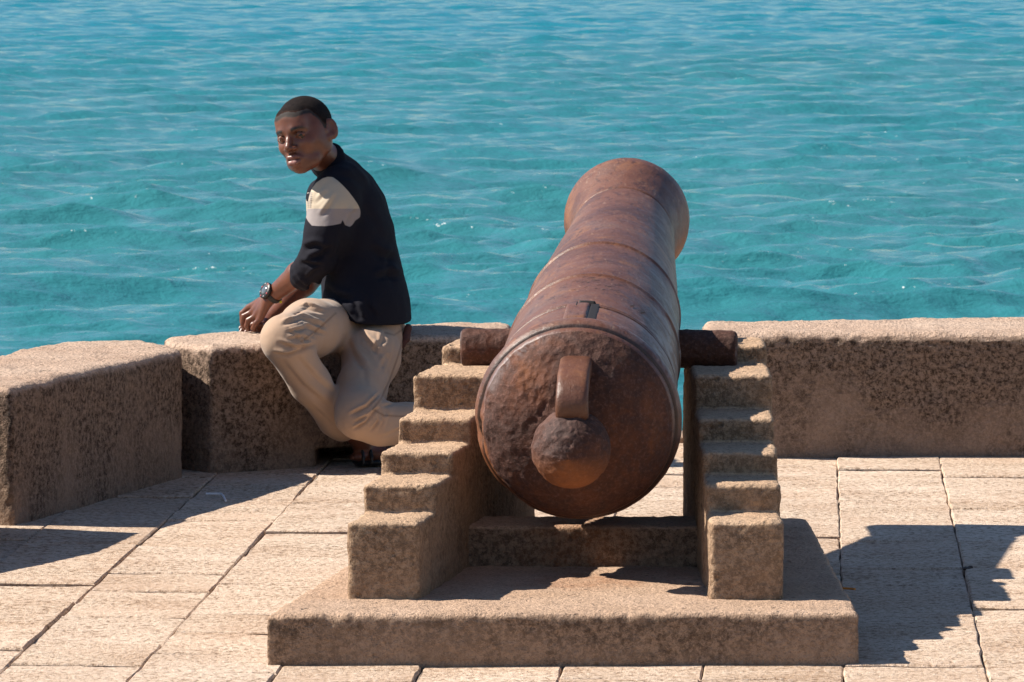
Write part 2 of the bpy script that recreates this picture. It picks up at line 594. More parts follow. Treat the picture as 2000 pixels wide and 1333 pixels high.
def build_sea():
    ys = [15.6]
    while ys[-1] < 38: ys.append(ys[-1] * 1.012)
    while ys[-1] < 420: ys.append(ys[-1] * 1.0019)
    while ys[-1] < 9000: ys.append(ys[-1] * 1.05)
    ys = np.array(ys)
    u_in = np.linspace(-.125, .125, 501)
    u_out = .125 * 1.12 ** np.arange(1, 30)
    u = np.concatenate([-u_out[::-1], u_in, u_out])
    X = ys[:, None] * u[None, :]
    Y = np.repeat(ys[:, None], len(u), 1)
    dY = np.gradient(ys)[:, None]
    du = np.gradient(u)[None, :] * ys[:, None]
    Zs = np.zeros_like(X); DX = np.zeros_like(X); DY = np.zeros_like(X)
    r = np.random.default_rng(21)
    lam = np.geomspace(.38, 9.0, 84)
    slope = .050 * np.interp(np.log(lam), np.log([.38, .9, 2.2, 4, 9.0]), [1.6, 1.6, 1.2, .62, .28])
    for i, L in enumerate(lam):
        th = R(-90) + R(10) + r.normal() * R(27)      # wind sets towards the wall
        kx, ky = math.cos(th), math.sin(th)
        k = 2 * math.pi / L
        a = slope[i] / k
        ph = r.uniform(0, 6.28)
        fade = np.exp(-(k * ky * dY * .42) ** 2) * np.exp(-(k * kx * du * .42) ** 2)
        if fade.max() < .01: continue
        # groups: slow modulation so crests come and go
        g = .62 + .55 * np.sin(X * (.31 / L ** .5) * r.uniform(.5, 1.5) + Y * (.13 / L ** .5) * r.uniform(.5, 1.5) + r.uniform(0, 6.28))
        arg = k * (kx * X + ky * Y) + ph
        A = a * fade * g
        Zs += A * np.cos(arg)
        DX -= A * kx * np.sin(arg) * .85
        DY -= A * ky * np.sin(arg) * .85
    V = np.stack([X + DX, Y + DY, SEA_Z + Zs], -1).reshape(-1, 3)
    ny, nx = X.shape
    q = np.arange(ny * nx).reshape(ny, nx)
    Fc = np.stack([q[:-1, :-1].ravel(), q[:-1, 1:].ravel(), q[1:, 1:].ravel(), q[1:, :-1].ravel()], 1)
    me = np_mesh('sea', V, Fc, {'crest': (Zs / .12).ravel()})
    n = NT('sea_water')
    v = n.coord()
    dist = n.n('ShaderNodeSeparateXYZ')
    n.l(v, dist.inputs[0])
    # the bed falls away offshore: pale green over sand, bluer farther out
    deep = n.ramp(n.math('DIVIDE', dist.outputs[1], 400.0), [(.1, (0, 0, 0)), (.40, (.3, .3, .3)), (.58, (1, 1, 1))])
    patch = n.noise(n_scaled(n, v, (.022, .03, 1)), 1.0, 3, .5)
    dp = n.math('ADD', deep, n.math('MULTIPLY', n.math('SUBTRACT', patch, .5), .9), True)
    col = n.mix(dp, (.034, .185, .205), (.004, .19, .25))
    w1 = n.noise(n_scaled(n, v, (.8, 1.3, 1)), 3.6, 4, .6, .3)
    w2 = n.noise(n_scaled(n, v, (.8, 1.4, 1)), 9.0, 4, .6, .2)
    b = n.bump(w1, .5, .13)
    b = n.bump(w2, .15, .04, b)
    glint_n = n.noise(v, 6.5, 5, .75)
    glint_n2 = n.noise(v, .55, 2, .5)
    glint = n.math('MULTIPLY', n.math('MULTIPLY', n.ramp(glint_n, [(.64, (0, 0, 0)), (.67, (1, 1, 1))]), n.ramp(glint_n2, [(.52, (0, 0, 0)), (.58, (1, 1, 1))])),
                  n.ramp(n.attr('crest'), [(.35, (0, 0, 0)), (.6, (1, 1, 1))]))
    col = n.mix(glint, col, (.8, .85, .82))  # pale flecks on the crests, sun glints painted into the colour
    n.b.inputs['IOR'].default_value = 1.333
    m = n.done(col, .07, b, .5)
    o = link('sea', me, [m])
    tag(o, 'choppy turquoise sea behind the parapet', None, None, 'structure')


build_sea()

# ------------------------------------------------------------------ pavement
# wall front lines on the ground (world X, Y), walked from the camera's left round to the right
W0 = [(-2.75, 10.70), (-2.15, 11.35), (-1.63, 12.08), (-1.40, 12.57), (-1.325, 12.99)]
W1 = [(-1.285, 13.10), (-1.13, 13.60), (-.925, 14.25)]
EDGE_BACK = 15.42


def build_pavement():
    mat = NT('joint_sand')
    v = mat.coord()
    jm = mat.done(mat.ramp(mat.noise(v, 90, 4), [(.3, (.05, .033, .022)), (.7, (.15, .10, .065))]), .95)
    # the ground under the slabs, one block that is also the head of the sea wall
    V = np.array([(-9, 2, -.012), (9, 2, -.012), (9, EDGE_BACK, -.012), (-9, EDGE_BACK, -.012),
                  (-9, 2, -4.5), (9, 2, -4.5), (9, EDGE_BACK, -4.5), (-9, EDGE_BACK, -4.5)])
    Fc = np.array([(0, 1, 2, 3), (7, 6, 5, 4), (0, 4, 5, 1), (1, 5, 6, 2), (2, 6, 7, 3), (3, 7, 4, 0)])
    root = link('pavement', np_mesh('pavement', V, Fc), [jm], smooth=False)
    tag(root, 'sunlit pavement of long concrete slabs', None, None, 'structure')
    head = np.array(G(1600, -149.9, 0))[:2]
    # strips are lines of constant m = (px-1600)/(py+150): parallel joints meeting at that vanishing point
    hd = math.atan((1600 - 1000) / FPX / cp)
    dirv = np.array([math.sin(hd), math.cos(hd)]); per = np.array([math.cos(hd), -math.sin(hd)])
    # a joint's offset across, from one ground point on it
    def off(px, py): return float(np.array(G(px, py)[:2]) @ per)
    A = off(187, 1142); Bj = off(411, 1155); C = off(1638, 984); Dj = off(1869, 1053)
    js = [A - .290 * k for k in range(6, 0, -1)] + [A, Bj]
    for k in range(1, 5): js.append(Bj + (C - Bj) * k / 5)
    js += [C, Dj] + [Dj + .292 * k for k in range(1, 7)]
    iA, iB, iC = js.index(A), js.index(Bj), js.index(C)
    known = {}

    def rows(i, px, lst):
        known[i] = [float(np.array(G(px, y)[:2]) @ dirv) for y in lst]
    rows(iA, 300, [1300, 1257, 1205, 1155, 1121, 1068, 1016, 975])
    rows(iA - 1, 100, [1271, 1176, 1143, 1063, 1000])
    rows(iB, 560, [1317, 1279, 1237, 1201, 1143, 1088, 1040, 985, 962])
    rows(iC, 1740, [1301, 1206, 1142, 1110, 1057, 986, 918])
    rows(iC - 1, 1560, [1280, 1120, 1048, 976, 930, 909])
    rows(iC + 1, 1930, [1312, 1190, 1060, 997, 960, 932])
    smax = 15.36
    for i in range(len(js) - 1):
        x0, x1 = js[i], js[i + 1]
        ys = known.get(i)
        if ys is None:
            ys = []; y = 9.6 + random.random() * .3
            while y < 15.3:
                ys.append(y); y += random.choice([.25, .32, .42, .5]) * random.uniform(.9, 1.1)
        else:
            ys = sorted(ys)
            y = ys[0]
            while y > 9.6: y -= random.uniform(.25, .6); ys.insert(0, y)
            y = ys[-1]
            while y < 14.9: y += random.uniform(.25, .5); ys.append(y)
        ys = [t for t in sorted(ys) if t < smax - .15] + [smax]
        for a, b in zip(ys[:-1], ys[1:]):
            # keep slabs that are wholly under a wall out of it
            gx = .0010 if i not in (iA, iB) else .0018
            gy = random.choice([.0035, .007, .011])
            dz = random.uniform(-.003, .004)
            tilt = random.uniform(-.002, .002)
            nx, ny = 4, max(4, int((b - a) / .08))
            vs = []
            xs = np.linspace(x0 + gx, x1 - gx, nx + 1)
            yy = np.linspace(a + gy, b - gy, ny + 1)
            ring = [(xs[0], t) for t in yy[:-1]] + [(t, yy[-1]) for t in xs[:-1]] + [(xs[-1], t) for t in yy[::-1][:-1]] + [(t, yy[0]) for t in xs[::-1][:-1]]
            ring = np.array(ring) + rng.normal(0, 1, (len(ring), 2)) * [.0014, .0035]
            cen = ring.mean(0)
            inr = cen + (ring - cen) * (1 - np.array([.0035 / (x1 - x0) * 2, .005 / (b - a) * 2]))
            n_ = len(ring)
            top = dz + rng.normal(0, .0008, n_)
            low = [(p[0], p[1], -.03) for p in ring]
            mid = [(p[0], p[1], t - .0035) for p, t in zip(ring, top)]
            upp = [(p[0], p[1], t + tilt * (p[0] - cen[0]) / .15) for p, t in zip(inr, top)]
            P3 = np.array(low + mid + upp)
            if abs(i - iA) <= 1 and 11.0 < b < 11.35 and i != iA + 1:
                P3[n_:, 2] += np.clip((P3[n_:, 1] - cen[1]) / (b - a) + .2, -.2, .0) * .03   # a slab that has sunk at one end
            Wd = P3[:, :1] * per + P3[:, 1:2] * dirv
            c0 = np.array([*(cen[0] * per + cen[1] * dirv), 0])
            Vv = np.concatenate([Wd, P3[:, 2:3]], 1) - c0
            me = bpy.data.meshes.new('paving_slab')
            fs = [(k, (k + 1) % n_, n_ + (k + 1) % n_, n_ + k)[::-1] for k in range(n_)] + \
                 [(n_ + k, n_ + (k + 1) % n_, 2 * n_ + (k + 1) % n_, 2 * n_ + k)[::-1] for k in range(n_)] + [tuple(range(2 * n_, 3 * n_))[::-1]]
            me.from_pydata(Vv.tolist(), [], fs)
            o = link('paving_slab', me, [MAT_PAVE], smooth=False)
            o.parent = root
            o.location = Vector(c0)


build_pavement()


# ------------------------------------------------------------------ parapet walls
def poly_sdf(X, Y, pts):
    d = np.full(X.shape, 1e9); s = np.ones(X.shape)
    n = len(pts)
    for i in range(n):
        a = pts[i]; b = pts[i - 1]
        ex, ey = b[0] - a[0], b[1] - a[1]
        wx, wy = X - a[0], Y - a[1]
        t = np.clip((wx * ex + wy * ey) / (ex * ex + ey * ey), 0, 1)
        bx, by = wx - ex * t, wy - ey * t
        d = np.minimum(d, bx * bx + by * by)
        c1 = Y >= a[1]; c2 = Y < b[1]; c3 = ex * wy > ey * wx
        al = (c1 & c2 & c3) | (~c1 & ~c2 & ~c3)
        s = np.where(al, -s, s)
    return s * np.sqrt(d)


def prism_field(Fd, pts, z0, z1, r, k=.004, zfun=None, sub=False):
    pts = [tuple(p) for p in pts]
    pa = np.array(pts)

    def f(X, Y, Z):
        d2 = poly_sdf(X[:, :, 0], Y[:, :, 0], pts)[:, :, None] + r
        top = z1 if zfun is None else zfun(X, Y)
        zc = (top + z0) / 2; hz = (top - z0) / 2
        dz = np.abs(Z - zc) - hz + r
        return np.sqrt(np.maximum(d2, 0) ** 2 + np.maximum(dz, 0) ** 2) + np.minimum(np.maximum(d2, dz), 0) - r
    (Fd.sub if sub else Fd.add)(f, (pa[:, 0].min(), pa[:, 1].min(), z0), (pa[:, 0].max(), pa[:, 1].max(), z1 + .05), k)


def rough_mesh(Fd, amp=(.0045, .0018, .0009), seed=1, it=0):
    V, Fc = Fd.mesh()
    if it: V = relax(V, Fc, it, .5)
    N = normals(V, Fc)
    Nr = normals(relax(V, Fc, 3, .5), Fc)
    edge = np.clip(np.linalg.norm(relax(V, Fc, 4, .6) - V, axis=1) / Fd.h * 2.2, 0, 1)
    d = amp[0] * fbm(V, 9, 3, seed) + amp[1] * fbm(V, 45, 2, seed + 5) * (1 + 1.2 * edge) + amp[2] * vnoise(V, 120, seed + 9)
    chip = np.clip(fbm(V, 26, 2, seed + 11) - .18, 0, 1) * edge
    d -= chip * amp[0] * 3.2
    return V + N * d[:, None], Fc


def ground_line(pts, back):
    return list(pts) + list(back)[::-1]


def wall(name, front, back, ztop, label, seed, h=.009, r=.03, zfun=None, extra=None, tilt=0.0):
    pts = ground_line(front, back)
    pa = np.array(pts)
    Fd = Field((pa[:, 0].min() - .03, pa[:, 1].min() - .03, -.05), (pa[:, 0].max() + .03, pa[:, 1].max() + .03, ztop + .06), h)
    prism_field(Fd, pts, -.12, ztop, r, zfun=zfun)
    if extra: extra(Fd)
    V, Fc = rough_mesh(Fd, (.0065, .0026, .0012), seed=seed)
    o = link(name, np_mesh(name, V, Fc), [MAT_WALL])
    c = V.mean(0); c[2] = 0
    tag(o, label, 'wall')
    return o


# right of the gun
gp = lambda x, y, z=0.: tuple(G(x, y, z)[:2])
fr = [gp(1362, 894), gp(1700, 893), gp(2000, 893), (2.1, 14.90), (2.9, 14.86)]
bk = [(gp(1372, 628, .362)[0], gp(1372, 629, .362)[1]), gp(1700, 622, .367), gp(2000, 613, .37), (2.1, 15.5), (2.9, 15.55)]
wall('parapet_wall', fr, bk, .364, 'long straight parapet wall right of the gun with dark growth on its face', 3, r=.034)


# behind the boy
def hole(Fd):
    a = G(618, 905)[:2]; b = G(742, 905)[:2]
    pts = [(a[0], 14.4), (b[0], 14.4), (b[0], 15.0), (a[0], 15.0)]
    prism_field(Fd, pts, -.2, .052, .004, sub=True, k=.008)


fr2 = [gp(326, 916), gp(411, 926), gp(520, 920), gp(640, 911), gp(800, 902), gp(1000, 896)]
bk2 = [gp(318, 668, .345), gp(420, 655, .352), gp(520, 648, .355), gp(640, 640, .36), gp(800, 629, .365), gp(1000, 626, .368)]
wall('parapet_wall', fr2, bk2, .362, 'curved parapet wall the boy sits on', 8, r=.032, extra=hole)

# the bulging one at the left
bk1 = [(-1.66, 13.22), (-1.47, 13.95), (-1.30, 14.55), (-1.06, 14.60), (-.985, 14.45)]
wall('parapet_wall', W1 + [(-.925, 14.30)], bk1, .362, 'short bulging parapet wall at the left with a crumbled top', 12, r=.03)
bk0 = [(-3.1, 10.95), (-2.52, 11.62), (-2.02, 12.3), (-1.80, 12.75), (-1.70, 13.1)]
wall('parapet_wall', W0, bk0, .362, 'sliver of parapet wall at the left edge of the photo', 15, r=.02)


# low kerb at the back of the gun opening
def build_sill():
    a, b = gp(1000, 885), gp(1362, 885)
    pts = [(a[0] + .03, 15.24), (b[0] - .02, 15.24), (b[0] - .02, 15.42), (a[0] + .03, 15.42)]
    pa = np.array(pts)
    Fd = Field((pa[:, 0].min() - .02, 15.2, -.03), (pa[:, 0].max() + .02, 15.46, .08), .008)
    prism_field(Fd, pts, -.1, .022, .008)
    V, Fc = rough_mesh(Fd, (.002, .001, .0005), 19)
    o = link('stone_sill', np_mesh('stone_sill', V, Fc), [MAT_WALL])
    tag(o, 'low worn sill on the ground under the cannon muzzle, in the wall opening', 'sill')


build_sill()

# ------------------------------------------------------------------ gun stand
SY = [10.86, 11.04, 11.25, 11.46, 11.67]      # front of each step
SZ = [.276, .336, .386, .440, .520]            # its top
BACK = 12.27
PT = .109


def build_stand():
    root = empty('cannon_stand', (.13, 11.4, 0))
    tag(root, 'stepped concrete gun stand on a broad plinth under the cannon', 'gun stand')
    # plinth
    c = [G(521, 1301)[:2], G(1678, 1298)[:2], G(1577, 1012, PT)[:2], G(819, 1012, PT)[:2]]
    pa = np.array(c)
    Fd = Field((pa[:, 0].min() - .02, pa[:, 1].min() - .02, -.02), (pa[:, 0].max() + .02, pa[:, 1].max() + .02, PT + .03), .0075)
    prism_field(Fd, c, -.06, PT, .013)
    V, Fc = rough_mesh(Fd, (.004, .0018, .0008), 31)
    c0 = G(1140, 1137, PT)
    w_ = ((V[:, 0] - c0[0]) / .13) ** 2 + ((V[:, 1] - c0[1]) / .16) ** 2
    st = np.clip(1.2 - w_ + .9 * fbm(V, 11, 3, 77), 0, 1) * .42 * (V[:, 2] > PT - .02)
    hang(link('plinth', np_mesh('plinth', V, Fc, {'rust': st}), [MAT_PLINTH]), root)

    def Xat(px, Y, z):
        d = Y * cp - (z - EYE) * sp
        return (px - 1000) / FPX * d

    for side in (0, 1):
        if side == 0:
            o0, o1 = Xat(678, SY[0], .2), Xat(806, SY[4], .5)
            i0, i1 = Xat(819, SY[0], .2), Xat(954, SY[4], .5)
        else:
            o0, o1 = Xat(1530, SY[0], .2), Xat(1508, SY[4], .5)
            i0, i1 = Xat(1386, SY[0], .2), Xat(1356, SY[4], .5)
        dY = SY[4] - SY[0]
        lo = min(o0, i0, o1, i1) - .12; hi = max(o0, i0, o1, i1) + .12
        Fd = Field((lo, SY[0] - .03, PT - .03), (hi, BACK + .03, .60), .0062)

        def box(y0, y1, z0, z1, r=.015, k=.005, sub=False):
            def f(X, Y, Z):
                a = o0 + (o1 - o0) * (Y - SY[0]) / dY
                b = i0 + (i1 - i0) * (Y - SY[0]) / dY
                dx = np.abs(X - (a + b) / 2) - np.abs(b - a) / 2 + r
                dy = np.abs(Y - (y0 + y1) / 2) - (y1 - y0) / 2 + r
                dz = np.abs(Z - (z0 + z1) / 2) - (z1 - z0) / 2 + r
                return np.sqrt(np.maximum(dx, 0) ** 2 + np.maximum(dy, 0) ** 2 + np.maximum(dz, 0) ** 2) + np.minimum(np.maximum(dx, np.maximum(dy, dz)), 0) - r
            (Fd.sub if sub else Fd.add)(f, (lo, y0, z0), (hi, y1, z1), k)
        for k in range(5):
            box(SY[k], (11.93 if k == 4 else BACK), PT - .06, SZ[k], r=.011)
        box(11.90, BACK, PT - .06, .512)
        box(12.06, BACK, PT - .06, .556, r=.014)
        # seat of the trunnion
        Fd.capsule((lo, 11.995, .553), (hi, 11.995, .553), .050, .050, .006, sub=True)
        V, Fc = rough_mesh(Fd, (.0042, .0020, .0009), 40 + side)
        hang(link('cheek', np_mesh('cheek', V, Fc), [MAT_CHEEK]), root)
    # cross bar between the cheeks
    xl = Xat(884, 11.42, .15); xr = Xat(1372, 11.42, .15)
    ya, yb = 11.42, 11.62
    pts = [(xl - .03, ya), (xr + .02, ya), (xr + .02, yb), (xl - .03, yb)]
    Fd = Field((xl - .06, ya - .03, PT - .03), (xr + .06, yb + .03, .26), .0065)
    prism_field(Fd, pts, PT - .06, .201, .012)
    V, Fc = rough_mesh(Fd, (.004, .0018, .0008), 47)
    st = np.clip(1.1 - ((V[:, 0] - D(1130, 1060, 11.45)[0]) / .16) ** 2 + .8 * fbm(V, 13, 3, 78), 0, 1) * .4
    hang(link('cross_bar', np_mesh('cross_bar', V, Fc, {'rust': st}), [MAT_PLINTH]), root)


build_stand()


# ------------------------------------------------------------------ the cannon
AX = np.array([0.07721934, 0.98224128, 0.17099484])
BR = np.array([0.14717842, 11.27, 0.45885016])
SIDE = np.cross(AX, [0, 0, 1]); SIDE /= np.linalg.norm(SIDE)
UP = np.cross(SIDE, AX)


def axp(a, s=0., u=0.):
    return BR + a * AX + s * SIDE + u * UP


def lathe(origin, ax, e1, e2, prof, seg, step, disp=None, attrs=None):
    """prof: list of (a, r). Resampled along its length; closed at ends that reach r=0"""
    pr = np.array(prof, float)
    L = np.concatenate([[0], np.cumsum(np.hypot(*(np.diff(pr, axis=0).T)))])
    # keep the profile's corners among the samples
    s = []
    for k in range(len(L) - 1):
        m = max(1, int(math.ceil((L[k + 1] - L[k]) / step)))
        s += list(np.linspace(L[k], L[k + 1], m, endpoint=False))
    s.append(L[-1])
    a = np.interp(s, L, pr[:, 0]); r = np.interp(s, L, pr[:, 1])
    th = np.linspace(0, 2 * np.pi, seg, endpoint=False)
    A, T = np.meshgrid(a, th, indexing='ij'); Rr = np.repeat(r[:, None], seg, 1)
    ta = np.gradient(a); tr = np.gradient(r)
    ln = np.hypot(ta, tr) + 1e-9
    na, nr = (-tr / ln)[:, None], (ta / ln)[:, None]
    P0 = origin + A[..., None] * ax + (Rr * np.cos(T))[..., None] * e1 + (Rr * np.sin(T))[..., None] * e2
    if disp is not None:
        dd = disp(P0.reshape(-1, 3), A.ravel(), T.ravel(), Rr.ravel()).reshape(A.shape)
        dd = dd * np.clip(Rr / .01, 0, 1)
        P0 = P0 + dd[..., None] * (na[..., None] * ax + (nr * np.cos(T))[..., None] * e1 + (nr * np.sin(T))[..., None] * e2)
    V = P0.reshape(-1, 3)
    q = np.arange(len(a) * seg).reshape(len(a), seg)
    qn = np.roll(q, -1, 1)
    Fc = np.stack([q[:-1].ravel(), qn[:-1].ravel(), qn[1:].ravel(), q[1:].ravel()], 1)
    at = attrs(V, A.ravel(), T.ravel(), Rr.ravel()) if attrs else None
    return V, Fc[:, ::-1], at


def build_cannon():
    root = empty('cannon', tuple(BR * [1, 1, 0]))
    tag(root, 'old rust brown iron cannon lying on the stepped stand, muzzle towards the sea', 'cannon')
    # T: angle, cos -> SIDE (right), sin -> UP
    prof = [(-.165, .050), (-.158, .066), (-.150, .086), (-.142, .112), (-.127, .146), (-.103, .178), (-.075, .202), (-.050, .2135), (-.036, .2155), (-.033, .2130),
            (-.030, .221), (-.018, .2275), (-.004, .2295), (.008, .2275), (.018, .221), (.024, .2145), (.030, .2125),
            (.105, .2115), (.180, .2100), (.184, .2030), (.190, .2030), (.194, .2095), (.200, .2095), (.204, .2020), (.212, .2020),
            (.216, .2070), (.37, .2030), (.515, .1988), (.518, .2025), (.526, .2025), (.530, .1920), (.543, .1915), (.547, .1950), (.60, .1955), (.80, .186), (.904, .1815), (.907, .1850), (.916, .1850), (.920, .1740), (.933, .1732),
            (.937, .1765), (1.10, .1685), (1.35, .1530), (1.60, .1375), (1.708, .1325), (1.712, .1260), (1.722, .1260), (1.73, .1310), (1.745, .1330), (1.79, .1390),
            (1.85, .1500), (1.90, .1600), (1.925, .1615), (1.945, .1595), (1.96, .150), (1.965, .130), (1.965, .062), (1.90, .060), (1.5, .058), (1.5, .002)]

    def disp(P0, a, T, r):
        face = np.clip((-.040 - a) / .02, 0, 1)
        d = .0012 * fbm(P0, 12, 3, 2) + .0007 * fbm(P0, 60, 2, 3)
        left = np.clip(-np.cos(T) * 1.1 + .55, 0, 1) * np.clip(np.sin(T) * .8 + .95, 0, 1)
        rough = fbm(P0, 48, 4, 5, .7) * .0060 + np.abs(fbm(P0, 15, 3, 9)) * .006 - .003
        d = d + face * rough * (.12 + .88 * left)
        # the edge of the ring has flaked away at the left
        rim = np.exp(-((a + .028) / .03) ** 2) * np.clip(-np.cos(T) - .25, 0, 1) * np.clip(.75 - np.sin(T), 0, 1)
        d = d - rim * np.clip(fbm(P0 * [1, 1, 1], 26, 3, 13) + .1, 0, 1) * .022
        # a raised scab between face and ring, top left
        d = d + np.exp(-((a + .05) / .012) ** 2) * .003 * np.clip(np.sin(T), 0, 1)
        return d

    def attrs(V, a, T, r):
        right = np.clip((np.cos(T) - .35) * 1.6, 0, 1) * np.clip(1.2 - np.abs(a - .3) * 1.3, 0, 1) * (a > .0)
        ring_l = np.exp(-((a + .062) / .014) ** 2) * np.clip(-np.cos(T) * 1.5, 0, 1) * np.clip(np.sin(T) * 2, 0, 1) * 1.2
        ring_r = np.exp(-((a + .0) / .03) ** 2) * np.clip(np.cos(T) * 1.5, 0, 1) * np.clip(np.sin(T) * 2, 0, 1) * .7
        ox = np.clip((a - 1.72) / .08, 0, 1) * .55 * np.clip(.55 - np.sin(T) * .6, 0, 1)
        ox = ox + (a < .03) * (a > -.06) * np.clip(-np.cos(T) * 1.2, 0, 1) * np.clip(-np.sin(T) + .25, 0, 1) * .9
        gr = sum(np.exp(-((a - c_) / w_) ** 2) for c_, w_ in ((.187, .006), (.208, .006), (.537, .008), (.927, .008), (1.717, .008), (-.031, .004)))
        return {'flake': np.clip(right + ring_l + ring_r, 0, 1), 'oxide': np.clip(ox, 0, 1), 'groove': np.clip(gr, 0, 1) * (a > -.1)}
    V, Fc, at = lathe(BR, AX, SIDE, UP, prof, 200, .0065, disp, attrs)
    me = np_mesh('barrel', V, Fc, at)
    barrel = link('barrel', me, [MAT_RUST, MAT_RUST_PIT])
    # pitted skin on the breech face only
    co = ((V - BR) @ AX)
    fa = co[Fc].mean(1)
    me.polygons.foreach_set('material_index', (fa < -.056).astype(np.int32))
    hang(barrel, root)

    # neck and knob, one casting behind the breech
    rk = .0862
    kp = [(-.25 - rk, .0)] + [(-.25 + rk * math.cos(t), rk * math.sin(t)) for t in np.linspace(math.pi * .985, .72, 30)] + \
         [(-.176, .052), (-.166, .049), (-.155, .052), (-.142, .064), (-.130, .072), (-.11, .072)]

    def kd(P0, a, T, r):
        worn = np.clip(-np.cos(T) * .6 + np.sin(T) * .7 + .35, 0, 1)
        return .0009 * fbm(P0, 16, 3, 3) + worn * (.0045 * fbm(P0, 50, 4, 22, .7) - .003 * np.abs(fbm(P0, 19, 2, 25))) + .001 * vnoise(P0, 110, 2)

    def ka(V, a, T, r):
        return {'flake': .25 * np.clip(-np.cos(T) + np.sin(T) - .3, 0, 1), 'oxide': np.clip(-np.sin(T) * .9 + .15, 0, 1) * (a < -.17) * .75}
    V, Fc, at = lathe(BR, AX, SIDE, UP, kp, 120, .006, kd, ka)
    hang(link('cascabel_knob', np_mesh('cascabel_knob', V, Fc, at), [MAT_RUST_PIT]), root)

    # breeching loop: a thick strap arching from the knob up to the face
    path = [(-.250, .066), (-.264, .086), (-.266, .106), (-.254, .124), (-.228, .138), (-.192, .146), (-.155, .150), (-.115, .151), (-.085, .151)]
    pp = []
    P_ = [np.array(p) for p in path]
    for i in range(len(P_) - 1):
        p0 = P_[max(i - 1, 0)]; p1 = P_[i]; p2 = P_[i + 1]; p3 = P_[min(i + 2, len(P_) - 1)]
        for t in np.linspace(0, 1, 6, endpoint=False):
            pp.append(.5 * ((2 * p1) + (-p0 + p2) * t + (2 * p0 - 5 * p1 + 4 * p2 - p3) * t * t + (-p0 + 3 * p1 - 3 * p2 + p3) * t ** 3))
    pp.append(P_[-1]); pp = np.array(pp)
    tn = np.gradient(pp, axis=0); tn /= np.linalg.norm(tn, axis=1, keepdims=True)
    nr = np.stack([-tn[:, 1], tn[:, 0]], 1)
    V = []
    ns = 28
    for i in range(len(pp)):
        hw, ht = .0350 + .002 * abs(i / len(pp) - .5), .019
        for k in range(ns):
            t = 2 * math.pi * k / ns
            cx = math.copysign(abs(math.cos(t)) ** .42, math.cos(t)) * hw
            cy = math.copysign(abs(math.sin(t)) ** .55, math.sin(t)) * ht
            q = pp[i] + nr[i] * cy
            V.append(axp(q[0], cx + .004, q[1]))
    V = np.array(V)
    q = np.arange(len(pp) * ns).reshape(len(pp), ns); qn = np.roll(q, -1, 1)
    Fc = np.stack([q[:-1].ravel(), qn[:-1].ravel(), qn[1:].ravel(), q[1:].ravel()], 1)
    N = normals(V, Fc)
    if ((V - V.mean(0)) * N).sum() < 0: Fc = Fc[:, ::-1]; N = -N
    V = V + N * (.0015 * fbm(V, 30, 3, 8))[:, None]
    hang(link('breeching_loop', np_mesh('breeching_loop', V, Fc, {'flake': np.zeros(len(V)), 'oxide': np.full(len(V), .25)}), [MAT_LOOP]), root)

    # trunnions
    tc = D(1170, 652, 12.0)
    tc = axp(.74, 0, -.033)
    for s in (-1, 1):
        Lh = .325
        prof = [(.10, .046), (Lh - .012, .0445), (Lh - .004, .042), (Lh, .036), (Lh + .001, .0)]

        def td(P0, a, T, r):
            return .0022 * fbm(P0, 30, 4, 5, .6) + .0009 * vnoise(P0, 90, 7)
        V, Fc, at = lathe(tc, SIDE * s, AX, UP, prof, 64, .006, td, lambda V, a, T, r: {'flake': (a > Lh - .004) * .9, 'oxide': np.zeros(len(a))})
        if s > 0: Fc = Fc[:, ::-1]
        hang(link('trunnion', np_mesh('trunnion', V, Fc, at), [MAT_RUST_PIT if s < 0 else MAT_RUST_PIT]), root)

    # vent field: a raised pad on the top, the slot beside it only painted dark
    def pad(a0, a1, w0, w1, lift, name, mat, sink=-.004, nx=10, ny=8):
        vs = []
        for i in range(ny + 1):
            a = a0 + (a1 - a0) * i / ny
            rr = np.interp(a, [.0, .03, .2, .3], [.2275, .2125, .2092, .2045])
            for j in range(nx + 1):
                s = w0 + (w1 - w0) * j / nx
                edge = min(1, min(i, ny - i, j, nx - j) * 1.2)
                rad_ = rr + (lift if edge > .5 else sink)
                vs.append(axp(a, s, math.sqrt(max(rad_ ** 2 - s * s, 0))))
        V = np.array(vs)
        q = np.arange((nx + 1) * (ny + 1)).reshape(ny + 1, nx + 1)
        Fc = np.stack([q[:-1, :-1].ravel(), q[:-1, 1:].ravel(), q[1:, 1:].ravel(), q[1:, :-1].ravel()], 1)
        o = link(name, np_mesh(name, V, Fc, {'flake': np.zeros(len(V)), 'oxide': np.zeros(len(V))}), [mat])
        return hang(o, root)
    pad(.045, .215, -.040, .018, .0055, 'vent_pad', MAT_RUST)
    dk = NT('vent_shadow_iron').done((.012, .009, .010), .7)  # near-black strips laid on the iron as the shade of slot and grooves
    pad(.050, .212, .0175, .0355, .0016, 'vent_slot_shade', dk, sink=.0012)
    pad(.207, .213, -.014, .030, .0066, 'vent_groove_shade', dk, ny=4)
    pad(.165, .208, -.016, -.012, .0064, 'vent_groove_shade', dk, nx=4)
    # weight figures and scratches chiselled in the first reinforce
    marks = []
    r2 = random.Random(5)
    def stroke(a0, s0, a1, s1, w=.0016):
        n_ = 5
        for i in range(n_ + 1):
            t = i / n_
            a = a0 + (a1 - a0) * t; s = s0 + (s1 - s0) * t
            rr = np.interp(a, [.2, .216, .37, .535, .7], [.2092, .2070, .2030, .1975, .19]) + .0013
            da, ds = a1 - a0, s1 - s0
            l = math.hypot(da, ds); na_, ns_ = -ds / l * w, da / l * w
            for sg in (-1, 1):
                aa, ss = a + sg * na_, s + sg * ns_
                marks.append(axp(aa, ss, math.sqrt(rr ** 2 - ss * ss)))
        return n_
    quads = []
